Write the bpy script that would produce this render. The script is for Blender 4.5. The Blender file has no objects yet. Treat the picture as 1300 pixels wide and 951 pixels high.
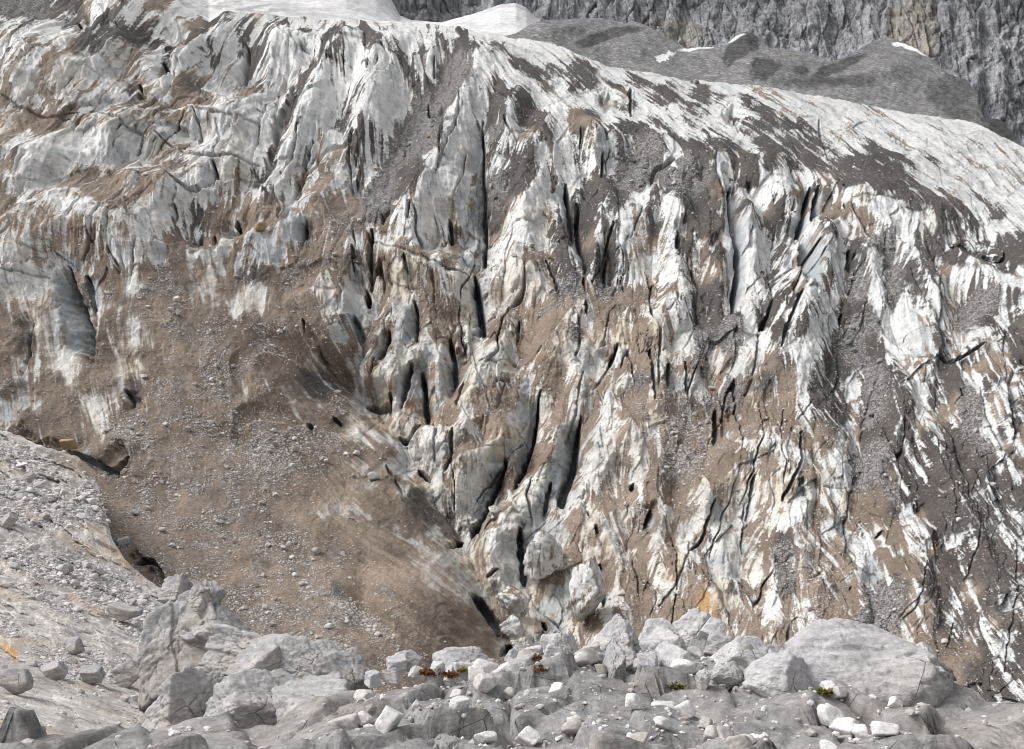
import bpy, math, random
import numpy as np
rng = np.random.default_rng(7)
random.seed(7)
C = bpy.context.scene.collection
F = 1394.0                      # focal length in photograph pixels (1300 px wide frame, 50 degrees)
PITCH = math.radians(5.0)
cp, sp = math.cos(PITCH), math.sin(PITCH)

# ------------------------------------------------------------------ helpers
def at(U, V, Y):
    """world point seen at photograph pixel (U, V) at the horizontal distance Y in front of the eye"""
    a = (np.asarray(U, float) - 650.0) / F
    b = (475.5 - np.asarray(V, float)) / F
    dy = cp - b * sp
    dz = sp + b * cp
    k = np.asarray(Y, float) / dy
    return np.stack([a * k, dy * k, dz * k], -1)

def hsh(ix, iy, seed):
    n = (ix.astype(np.int64) * 374761393 + iy.astype(np.int64) * 668265263 + seed * 1442695041) & 0x7fffffff
    n = ((n ^ (n >> 13)) * 1274126177) & 0x7fffffff
    n = ((n ^ (n >> 16)) * 1911520717) & 0x7fffffff
    return ((n ^ (n >> 15)) & 0xffffff).astype(np.float32) / np.float32(0xffffff)

def pn(x, y, seed=0):
    x = np.asarray(x, np.float32); y = np.asarray(y, np.float32)
    ix = np.floor(x).astype(np.int32); iy = np.floor(y).astype(np.int32)
    fx = x - ix; fy = y - iy
    def g(dx, dy):
        a = hsh(ix + dx, iy + dy, seed) * np.float32(6.2831853)
        return np.cos(a) * (fx - dx) + np.sin(a) * (fy - dy)
    u = fx * fx * fx * (fx * (fx * 6 - 15) + 10); v = fy * fy * fy * (fy * (fy * 6 - 15) + 10)
    a = g(0, 0); b = g(1, 0); c = g(0, 1); d = g(1, 1)
    return ((a + (b - a) * u) * (1 - v) + (c + (d - c) * u) * v) * np.float32(1.5)

def fbm(x, y, seed=0, octv=4, gain=.5):
    s = 0; amp = 1.0; t = 0
    for i in range(octv):
        s = s + amp * pn(x * 2 ** i, y * 2 ** i, seed + 31 * i); t += amp; amp *= gain
    return s / t * 1.3

def ridged(x, y, seed=0, octv=3, gain=.5):
    s = 0; amp = 1.0; t = 0
    for i in range(octv):
        s = s + amp * (1 - 2 * np.abs(pn(x * 2 ** i, y * 2 ** i, seed + 17 * i))); t += amp; amp *= gain
    return s / t

def voro(x, y, seed=0):
    """F1, F2, random of the cell, offset from its centre"""
    x = np.asarray(x, np.float32); y = np.asarray(y, np.float32)
    ix = np.floor(x).astype(np.int32); iy = np.floor(y).astype(np.int32)
    f1 = np.full(x.shape, 9., np.float32); f2 = f1.copy(); cid = np.zeros_like(f1); cid2 = np.zeros_like(f1)
    ox = np.zeros_like(f1); oy = np.zeros_like(f1)
    for dx in (-1, 0, 1):
        for dy in (-1, 0, 1):
            jx = ix + dx; jy = iy + dy
            px = jx + hsh(jx, jy, seed) - x; py = jy + hsh(jx, jy, seed + 5) - y
            d = np.sqrt(px * px + py * py)
            m = d < f1
            f2 = np.where(m, f1, np.minimum(f2, d)); f1 = np.where(m, d, f1)
            r = hsh(jx, jy, seed + 9); r2 = hsh(jx, jy, seed + 13)
            cid = np.where(m, r, cid); cid2 = np.where(m, r2, cid2); ox = np.where(m, px, ox); oy = np.where(m, py, oy)
    return f1, f2, cid, cid2, ox, oy

def ss(a, b, x):
    t = np.clip((x - a) / (b - a), 0, 1); return t * t * (3 - 2 * t)

def mesh_from(name, V, Fc, mat=None, smooth=True, attrs=None, parent=None):
    V = np.ascontiguousarray(V, np.float32).reshape(-1, 3); Fc = np.ascontiguousarray(Fc, np.int32)
    k = Fc.shape[1]; n = len(Fc)
    me = bpy.data.meshes.new(name)
    me.vertices.add(len(V)); me.vertices.foreach_set('co', V.ravel())
    me.loops.add(n * k); me.loops.foreach_set('vertex_index', Fc.ravel())
    me.polygons.add(n); me.polygons.foreach_set('loop_start', np.arange(0, n * k, k, dtype=np.int32))
    me.polygons.foreach_set('loop_total', np.full(n, k, np.int32))
    me.polygons.foreach_set('use_smooth', np.full(n, bool(smooth)))
    me.update(calc_edges=True)
    for an, arr in (attrs or {}).items():
        at_ = me.attributes.new(an, 'FLOAT_COLOR', 'POINT')
        at_.data.foreach_set('color', np.ascontiguousarray(arr, np.float32).ravel())
    if mat: me.materials.append(mat)
    o = bpy.data.objects.new(name, me); C.objects.link(o)
    if parent: o.parent = parent
    return o

def sheet(name, P, mat, attrs=None, smooth=True):
    nr, nc = P.shape[:2]
    idx = np.arange(nr * nc, dtype=np.int32).reshape(nr, nc)
    q = np.stack([idx[:-1, :-1], idx[:-1, 1:], idx[1:, 1:], idx[1:, :-1]], -1).reshape(-1, 4)
    return mesh_from(name, P, q, mat, smooth, {k: v.reshape(-1, 4) for k, v in (attrs or {}).items()})

def tag(o, label=None, cat=None, group=None, kind=None):
    if label: o['label'] = label
    if cat: o['category'] = cat
    if group: o['group'] = group
    if kind: o['kind'] = kind
    return o

def interp(poly, x):
    p = np.array(poly, float); return np.interp(x, p[:, 0], p[:, 1])

def rbf(ctrl, reg=2.0):
    c = np.array(ctrl, float); p = c[:, :2] / 100; z = np.log(c[:, 2])
    D = np.linalg.norm(p[:, None] - p[None], axis=-1)
    n = len(p); A = np.zeros((n + 3, n + 3))
    A[:n, :n] = D - reg * 0.05 * np.eye(n); A[:n, n] = 1; A[:n, n + 1:] = p; A[n, :n] = 1; A[n + 1:, :n] = p.T
    w = np.linalg.solve(A, np.concatenate([z, [0, 0, 0]]))
    def f(U, V):
        U = np.asarray(U, float) / 100; V = np.asarray(V, float) / 100
        s = w[n] + w[n + 1] * U + w[n + 2] * V
        for i in range(n): s = s + w[i] * np.sqrt((U - p[i, 0]) ** 2 + (V - p[i, 1]) ** 2 + .15)
        return np.exp(s)
    return f

def blur(a, r):
    """separable triangular blur of a 2-D array by r samples"""
    k = np.concatenate([np.arange(1, r + 1), np.arange(r - 1, 0, -1)]).astype(float); k /= k.sum()
    pad = r - 1
    for ax in (0, 1):
        b = np.pad(a, [(pad, pad) if i == ax else (0, 0) for i in (0, 1)], mode='edge')
        o = np.zeros_like(a)
        for i, w in enumerate(k):
            sl = [slice(None), slice(None)]; sl[ax] = slice(i, i + a.shape[ax]); o = o + w * b[tuple(sl)]
        a = o
    return a

# ------------------------------------------------------------------ materials
class NT:
    def __init__(s, name):
        s.m = bpy.data.materials.new(name); s.m.use_nodes = True; s.t = s.m.node_tree
        s.b = s.t.nodes['Principled BSDF']; s.L = s.t.links.new
    def n(s, ty, **kw):
        x = s.t.nodes.new(ty)
        for k, v in kw.items(): setattr(x, k, v)
        return x
    def put(s, sock, v):
        if hasattr(v, 'is_output') or isinstance(v, bpy.types.NodeSocket): s.L(v, sock)
        elif isinstance(v, (tuple, list)): sock.default_value = (*v, 1) if len(v) == 3 and len(sock.default_value) == 4 else v
        else: sock.default_value = v
    def coord(s, scale=(1, 1, 1), rot=(0, 0, 0)):
        tc = s.n('ShaderNodeTexCoord'); mp = s.n('ShaderNodeMapping')
        mp.inputs['Scale'].default_value = scale; mp.inputs['Rotation'].default_value = rot
        s.L(tc.outputs['Object'], mp.inputs['Vector']); return mp.outputs[0]
    def noise(s, vec, scale, detail=4, rough=.55, dist=0):
        x = s.n('ShaderNodeTexNoise'); s.L(vec, x.inputs['Vector'])
        x.inputs['Scale'].default_value = scale; x.inputs['Detail'].default_value = detail
        x.inputs['Roughness'].default_value = rough; x.inputs['Distortion'].default_value = dist; return x.outputs['Fac']
    def vor(s, vec, scale, out='Color', feat='F1'):
        x = s.n('ShaderNodeTexVoronoi', feature=feat); s.L(vec, x.inputs['Vector']); x.inputs['Scale'].default_value = scale
        return x.outputs[out]
    def mix(s, f, a, b, mode='MIX'):
        x = s.n('ShaderNodeMix', data_type='RGBA', blend_type=mode)
        s.put(x.inputs['Factor'], f); s.put(x.inputs['A'], a); s.put(x.inputs['B'], b); return x.outputs['Result']
    def math(s, op, a, b=0.0, c=0.0, clamp=False):
        x = s.n('ShaderNodeMath', operation=op, use_clamp=clamp)
        s.put(x.inputs[0], a); s.put(x.inputs[1], b); s.put(x.inputs[2], c); return x.outputs[0]
    def rng(s, v, a, b, c=0., d=1., smooth=True):
        x = s.n('ShaderNodeMapRange', interpolation_type='SMOOTHSTEP' if smooth else 'LINEAR')
        s.put(x.inputs['Value'], v); s.put(x.inputs['From Min'], a); s.put(x.inputs['From Max'], b)
        s.put(x.inputs['To Min'], c); s.put(x.inputs['To Max'], d); return x.outputs['Result']
    def attr(s, name):
        x = s.n('ShaderNodeAttribute', attribute_name=name); y = s.n('ShaderNodeSeparateColor'); s.L(x.outputs['Color'], y.inputs[0])
        return y.outputs[0], y.outputs[1], y.outputs[2], x.outputs['Alpha']
    def scale(s, col, f):
        return s.mix(1.0, col, s.rgb(f), 'MULTIPLY')
    def rgb(s, f):
        x = s.n('ShaderNodeCombineColor')
        for i in range(3): s.put(x.inputs[i], f)
        return x.outputs[0]
    def bump(s, h, dist, strength=1.0):
        x = s.n('ShaderNodeBump'); s.L(h, x.inputs['Height']); x.inputs['Distance'].default_value = dist
        x.inputs['Strength'].default_value = strength; s.L(x.outputs[0], s.b.inputs['Normal'])
    def done(s, col, rough=.85, spec=.3):
        s.put(s.b.inputs['Base Color'], col); s.put(s.b.inputs['Roughness'], rough); s.b.inputs['Specular IOR Level'].default_value = spec
        return s.m

def glacier_material():
    t = NT('glacier_ice_and_debris')
    cov, dark, tan, grav = t.attr('cover'); film_shade, lay, och, tone = t.attr('tint')
    v = t.coord()
    n1 = t.noise(v, .9, 5, .65); n2 = t.noise(v, 5.0, 4, .65); n3 = t.noise(v, .12, 3)
    ice = t.mix(tan, (.77, .765, .755), (.62, .54, .43))
    ice = t.mix(film_shade, ice, (.40, .43, .445))  # grey dirt film, and crevasse-wall shade put into the ice colour
    ice = t.mix(t.rng(n2, .52, .75), ice, (.44, .42, .40))
    ice = t.scale(ice, t.rng(n1, .3, .75, 1.04, .80))
    ice = t.scale(ice, t.math('SUBTRACT', 1.0, t.math('MULTIPLY', lay, .62)))
    dirt = t.mix(dark, (.208, .164, .130), (.066, .058, .054))
    dirt = t.mix(och, dirt, (.42, .26, .12))
    dirt = t.scale(dirt, t.rng(n2, .25, .75, .72, 1.32))
    dirt = t.scale(dirt, t.rng(n3, .3, .7, .85, 1.2))
    dirt = t.scale(dirt, t.rng(tone, 0., 1., .7, 1.35, False))
    vc = t.n('ShaderNodeSeparateColor'); t.L(t.vor(v, 4.2), vc.inputs[0])
    vf = t.n('ShaderNodeSeparateColor'); t.L(t.vor(v, 9.0), vf.inputs[0])
    gcol = t.mix(t.rng(vc.outputs[0], .45, 1.0), (.11, .102, .098), (.37, .355, .35))
    gcol = t.mix(t.rng(vf.outputs[1], .62, .9, 0, .7), gcol, (.45, .43, .42))
    dirt = t.mix(t.math('MULTIPLY', grav, .8), dirt, gcol)
    c2 = t.math('ADD', cov, t.math('MULTIPLY', t.math('SUBTRACT', n2, .5), .5))
    c2 = t.rng(c2, .12, .88)
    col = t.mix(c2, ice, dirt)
    h = t.math('ADD', t.math('MULTIPLY', n1, .6), t.math('MULTIPLY', n2, .4))
    h = t.math('ADD', h, t.math('MULTIPLY', t.math('MULTIPLY', grav, vc.outputs[0]), .35))
    t.bump(h, .28, .9)
    return t.done(col, t.rng(c2, 0, 1, .55, .95, False), .25)

def rock_material(name, light=(.52, .50, .50), dark=(.30, .285, .285), warm=.25, sc=1.0, bumpd=.03, attr=False):
    t = NT(name); v = t.coord()
    n0 = t.noise(v, .7 * sc, 5, .6); n1 = t.noise(v, 3.2 * sc, 6, .65, .3); n2 = t.noise(v, 22 * sc, 4, .7)
    st = t.noise(t.coord((1.2, 5, 9), (.5, .35, .2)), 1.4 * sc, 6, .7, .6)
    col = t.mix(t.rng(n1, .3, .7), dark, light)
    col = t.mix(t.math('MULTIPLY', t.rng(n0, .46, .66), warm), col, (.50, .42, .325))
    col = t.scale(col, t.rng(st, .3, .68, .80, 1.1))
    col = t.scale(col, t.rng(n2, .3, .72, .82, 1.12))
    cr = t.vor(t.coord((1, 1, 1.6), (.3, .5, .2)), 1.3 * sc, 'Distance', 'DISTANCE_TO_EDGE')
    wob = t.rng(t.noise(v, 2 * sc, 3), .5, .62)
    crk = t.math('MULTIPLY', t.rng(cr, .0, .009, 1, 0), wob)
    col = t.mix(t.math('MULTIPLY', crk, .35), col, (.10, .09, .085))
    oi = t.n('ShaderNodeObjectInfo'); rnd = oi.outputs['Random']
    if not attr:
        col = t.scale(col, t.rng(rnd, 0, 1, .80, 1.10, False))
        col = t.mix(t.math('MULTIPLY', t.math('FRACT', t.math('MULTIPLY', rnd, 7.31)), t.rng(n0, .42, .66, 0, warm)), col, (.46, .395, .32))
        sp_ = t.noise(v, 60, 2, .6); col = t.mix(t.math('MULTIPLY', t.rng(sp_, .60, .70), t.rng(n1, .45, .62, 0, .6)), col, (.16, .155, .15))
        run = t.noise(t.coord((6, 6, .7)), 2.2, 5, .7, .4); col = t.mix(t.rng(run, .56, .72, 0, .42), col, (.25, .24, .235))
    if attr:
        scree, orange, soil, tone = t.attr('bank')
        vc = t.n('ShaderNodeSeparateColor'); t.L(t.vor(v, 4.5), vc.inputs[0])
        g = t.mix(t.rng(vc.outputs[0], .2, 1.0), (.16, .148, .14), (.50, .48, .475))
        col = t.mix(scree, col, g)
        col = t.mix(orange, col, (.50, .29, .13)); col = t.mix(soil, col, (.19, .15, .125))
        col = t.scale(col, t.rng(tone, 0, 1, .55, 1.35, False))
    h = t.math('ADD', t.math('MULTIPLY', n1, .6), t.math('MULTIPLY', n2, .2))
    h = t.math('ADD', h, t.math('MULTIPLY', st, .4)); h = t.math('SUBTRACT', h, t.math('MULTIPLY', crk, .3))
    t.bump(h, bumpd, .9)
    return t.done(col, .9, .2)

def stone_material(name, a, b):
    t = NT(name); v = t.coord(); oi = t.n('ShaderNodeObjectInfo'); ge = t.n('ShaderNodeNewGeometry')
    r = t.math('FRACT', t.math('ADD', oi.outputs['Random'], ge.outputs['Random Per Island']))
    col = t.mix(r, a, b)
    col = t.scale(col, t.rng(t.noise(v, 6, 4, .7), .3, .7, .75, 1.15))
    return t.done(col, .92, .2)

def cliff_material():
    t = NT('limestone_cliff'); warm, pale, snow, tone = t.attr('rock')
    n1 = t.noise(t.coord((1, 1, .22)), .16, 7, .72, .8); n2 = t.noise(t.coord((1, 1, .13), (0, .12, 0)), .6, 6, .75, .3); n3 = t.noise(t.coord(), .025, 4)
    n5 = t.noise(t.coord((.25, .3, 1.3), (0, .75, 0)), .35, 6, .75, .6)
    col = t.mix(t.rng(n1, .32, .64), (.19, .193, .21), (.37, .374, .395))
    col = t.scale(col, t.rng(n2, .3, .7, .68, 1.28)); col = t.scale(col, t.rng(n5, .32, .66, .78, 1.16))
    col = t.scale(col, t.rng(n3, .3, .7, .85, 1.15))
    col = t.mix(t.math('MULTIPLY', pale, t.rng(n2, .42, .62)), col, (.47, .472, .495))
    col = t.mix(warm, col, t.scale(t.mix(0., (.42, .385, .33), (0, 0, 0)), t.rng(n2, .3, .7, .6, 1.15)))
    col = t.scale(col, t.rng(tone, 0, 1, .45, 1.45, False))
    col = t.mix(snow, col, (.82, .82, .83))
    t.bump(t.math('ADD', n1, t.math('MULTIPLY', n5, .7)), 2.2, .9)
    return t.done(col, .95, .15)

def moraine_material():
    t = NT('moraine_scree'); stoneband, pale, snow, tone = t.attr('rock')
    v = t.coord(); n1 = t.noise(v, .12, 5, .6); n2 = t.noise(v, .9, 3, .7)
    st = t.noise(t.coord((1.5, .4, .4)), .25, 4, .6)
    col = t.mix(t.rng(n1, .3, .7), (.165, .163, .165), (.225, .222, .223))
    col = t.scale(col, t.rng(n2, .35, .68, .72, 1.28)); col = t.scale(col, t.rng(st, .3, .7, .88, 1.12))
    vc = t.n('ShaderNodeSeparateColor'); t.L(t.vor(v, 1.1), vc.inputs[0])
    col = t.mix(t.rng(vc.outputs[0], .86, .95, 0, .55), col, (.42, .41, .40))
    col = t.scale(col, t.rng(tone, 0, 1, .4, 1.6, False))
    col = t.mix(snow, col, (.82, .82, .83))
    t.bump(t.math('ADD', n1, n2), .6, .8)
    return t.done(col, .95, .15)

def snow_material():
    t = NT('old_snow'); v = t.coord(); n = t.noise(v, .06, 5, .6); n2 = t.noise(t.coord((.5, 1, 1)), .8, 4, .7)
    grey, _, _, _ = t.attr('rock')
    col = t.mix(t.rng(n, .38, .66), (.76, .76, .77), (.58, .575, .58)); col = t.scale(col, t.rng(n2, .35, .7, 1.04, .80)); n4 = t.noise(t.coord((.4, 1, 1), (0, .3, 0)), .25, 6, .75); col = t.mix(t.rng(n4, .48, .68, 0, .7), col, (.40, .39, .385))
    col = t.mix(grey, col, (.30, .295, .30))
    t.bump(n2, .4, .7); return t.done(col, .8, .2)

def ice_block_material():
    t = NT('dirty_ice_block'); v = t.coord(); n1 = t.noise(v, .8, 5, .65, .5); n2 = t.noise(v, 4, 5, .7)
    st = t.noise(t.coord((3, 3, .6), (.2, .3, 0)), .9, 5, .65, .4)
    col = t.mix(t.rng(n1, .4, .65), (.74, .745, .74), (.43, .43, .42))
    col = t.mix(t.rng(st, .5, .64), col, (.25, .19, .145))
    ge = t.n('ShaderNodeNewGeometry'); sx = t.n('ShaderNodeSeparateXYZ'); t.L(ge.outputs['Normal'], sx.inputs[0])
    up = t.rng(t.math('ADD', sx.outputs[2], t.math('MULTIPLY', t.math('SUBTRACT', n2, .5), .8)), .55, .85)
    col = t.mix(up, col, (.22, .165, .125))
    t.bump(t.math('ADD', n1, t.math('MULTIPLY', n2, .4)), .2, .9); return t.done(col, .5, .35)

M_gl = glacier_material(); M_cliff = cliff_material(); M_mor = moraine_material(); M_snow = snow_material(); M_iceb = ice_block_material()
M_bank = rock_material('bedrock_slabs', (.66, .63, .61), (.36, .335, .32), .85, .35, .22, True)
M_boul = rock_material('pale_limestone', (.62, .605, .62), (.47, .457, .47), .16, 1.0, .07)
M_outc = rock_material('fractured_limestone', (.52, .505, .508), (.34, .328, .33), .25, .9, .05)
M_ledge = rock_material('ledge_limestone', (.43, .418, .42), (.21, .20, .198), .12, 1.2, .06)
M_stone = stone_material('pale_stones', (.40, .37, .35), (.74, .72, .71))
M_grey = stone_material('grey_stones', (.20, .19, .185), (.56, .545, .54))
M_ora = stone_material('tan_stone', (.36, .25, .155), (.45, .33, .215))

# ------------------------------------------------------------------ what covers the glacier, 20 px cells read off the photograph
# . clean ice  , cream ice  o half brown  h half dark  b brown dirt  B brown dirt with stones  t tan ice  d dark dirt  g grey gravel  s ice wall in shade, coloured grey  k deep
MAP = '''
gggddo.,dob.....|oss.............|.................|................
hh..hkhdh..obhhh|odh.............|.................|................
o...oddddh..hh.d|d.hd.dddh..h.h..|.................|................
h.oboddo..h.hd.d|d..khd.ddhhdhdhd|.................|................
.obbo,.oo.kob..k|...ddd.h.dhhgg..|hddhdh...........|................
booo,o..do,bd..o|h..d.d....ddgg.d|..h.hd.hdhd.d....|................
b,.oo...do.bob..|..d..dh...ggg.hd|hd....kohddhdh.h.|................
ttbbbbo,,obb,...|..d..d...ggg..hd|dddhbd.h..hdh.khd|................
o.,o,..,.o.,.,.,|.od.b.ddhggg.hkg|h.dhbohdddhh.h.dd|dhh.............
o..o...s.oto...,|.d.hobddgggghokh|..hdhokggghdhdh.d|dddh.hdho.......
bh...bo,.,odo.,,|bdo.boh.gdd...kd|dh.dhhkggg.gdsddd|.dhdddhdh.h.....
.o.,bbobobo,.k,o|d.bobbkggdd...kg|ddhd.ddggkgggdhdd|..hodddd h......
b.,.obbbobo....b|.d..bbbggdh.osk g|dd.khdhd.dhgdbk..|.bkd..h dhdho.d.
oobo..,bo,.odbob|bbsbbBBgg.ooosk d|o.ohdddh.d.dddkhb|d.kbbb..dhddh.d.
,obobo.,..,hhbko|,bskBBB.b.hohksk|.oodkdd.bd.kddksd|dk.hhbb..odddh..
,oobbbo.o.bbkb,b|ssoBBb.o.o.ooh k.|..,dkod.bb.d.ks..|h.sdhdgghdd.hhdd
.ob.sob..okbb,bs|ssbBbbdttbboosk.|,bbd.dkdo..doh k.h|hks..dog.dhdhdhd
...ssdbb.bBbb,bd|dbBbobk,tttbb,k.|,,bdddkd.o.dbo s.h|h.sd.g.gddo...h.
,.,skdBb.BBBs,b,|.bbb,ok,otbbb,kt|,,,ggbgBbob.ddk.h|.k.d.g.ghdhodg..
b,ossk.obBBBbo.,|,bbbosks,s,bbtso|bbBBoBBbob.ddds.d|h.h.ddhd.hdbgghh
bk,sskob.bBBbBBb|BBbbods,bsstt.ko|.ttthbbtb.bhddg.d|.hh.hgg...hbgh.d
bdosskbo.,bBBBbb|BBbbbsbbkssbth.b|obttgt,tbtb.ggg.h|hd..ggd...d...hd
bsb..kbo,bbBbBBb|BBboobk.k..sbk..|sboo..k.bko.g.g..|h..ddgd..sd.h..d
b.b..bb,,bbbBBBB|bbbddb.o.,kbks..|obbo...bbsbbgok.b|d.ddd.gh..dd.o.h
Bsbbobbsd BBBBBB,|bb sddbskt.skso.b|bsbb.to.gbksbbgbd|b.gdh.gd..dh.h.
ssbbb..bkBBBBBBb|bb,oBBst.bkksobb|bk.b.s.bbtbBBBgtB|b.ddd.gdd.hog..h
sbbbb,.bBbBBBBBb|bbbobd,,tosk b.bB|.k.b.s.bBtbBBBkbb|b.hdd.gdd.o.g..h
Rkbbbb,BBBbbBBbB|BBBBBo..sk..o.bt|tk..ss..obBBBbkBo|bobd..ddd..dg.h.
RRkkbsbkdBbBBbBB|BBBBBBbbbs..sbbt|kkb.ss.o,bBBBBb..|.btb..gddhhddg.o
RRRRddkkBBBBbbBB|BBBbBb,bss.skt.s|bktsk..b.bBBBbbsb|.ob..gghdhddddhh
RRRRRRBBBBBBBBBB|BBbbbbbsbkt.t..k|b..sk.bb.bBBobtob|oct,.ggohdddddd.
RRRRRRBBBBBBBBBB|BBbbboobb.dss.sk|..skkbbbbbBo.bb.o|tk,.ttbghd.dhhddh
RRRRRRBBBBBBBBBB|Bbbb.s.obbdddsk.|oskbbobo Bk.B.sb.b|,.tbtbbd.kddhddh
RRRRRRBBBBBBBBBB|BbBbobbbo.bsdkkb|.kssbobbBsos...bo|.Bb.kbob..ddhddh
RRRRRRRRBBBBBBBB|BBBBbbb,,b.o,kt.|kkssobobb.b.kh.sb|dbobo..o.hd.hddh
RRRRRRRRkdBBBBBB|BBBBbBbbob,.stt.|.ksbb,tbb.t.bs..o|goBbb.s.,dhhdddh
RRRRRRRRRkBBBBBB|BBBBBbbbbbo.,st.|skbB.sbob.tbbos o.|goBbbos.odhhddhh
RRRRRRRRRRBBBBBB|BBBBBdbbbbb.,.sk|,,os..kob..bbtdb.|gbBbbbgg.ddhoddh
RRRRRRRRRRBBBBBB|BBBBBBBbbbbbb.kt|.osskk,bb.bbbtob.|bbBbbbgg.odhdd kd
RRRRRRRRRRBBBBBB|BBBBBBBBbbbbbbkb|s,bsob.bbbbbbbbbo|bbBbbgggoohhhodd
RRRRRRRRRRBBBBBB|BBBBBBBBbbbbbbbk|ksksbobbbbbbbbbbo|bbbbbgggobbh.h.hd
RRRRRRRRRRBBBBBB|BBBBBBBBBbbbbbbk|bbbbbbbbbbbbbbbbb|bbbbbbggbbbbbh.dh
RRRRRRRRRRBBBBBB|BBBBBBBBBbbbbbbb|bbbbbbbbbbbbbbbbb|bbbbbbbbbbbbdhhd
'''
rows = []
for ln in MAP.strip().split('\n'):
    r = ''
    for part, n in zip(ln.split('|'), (16, 16, 17, 16)):
        part = part.replace(' ', '').replace('c', 'b').replace('R', 'B'); r += (part + part[-1] * 4)[:n]
    rows.append(r)
GR = np.array([list(r) for r in rows]); NR, NC = GR.shape

def sample(chars, U, V):
    g = np.isin(GR, list(chars)).astype(np.float32)
    x = np.clip(U / 20 - .5, 0, NC - 1.001); y = np.clip(V / 20 - .5, 0, NR - 1.001)
    ix = x.astype(int); iy = y.astype(int); fx = x - ix; fy = y - iy
    return ((g[iy, ix] * (1 - fx) + g[iy, ix + 1] * fx) * (1 - fy) + (g[iy + 1, ix] * (1 - fx) + g[iy + 1, ix + 1] * fx) * fy).astype(np.float32)

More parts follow.
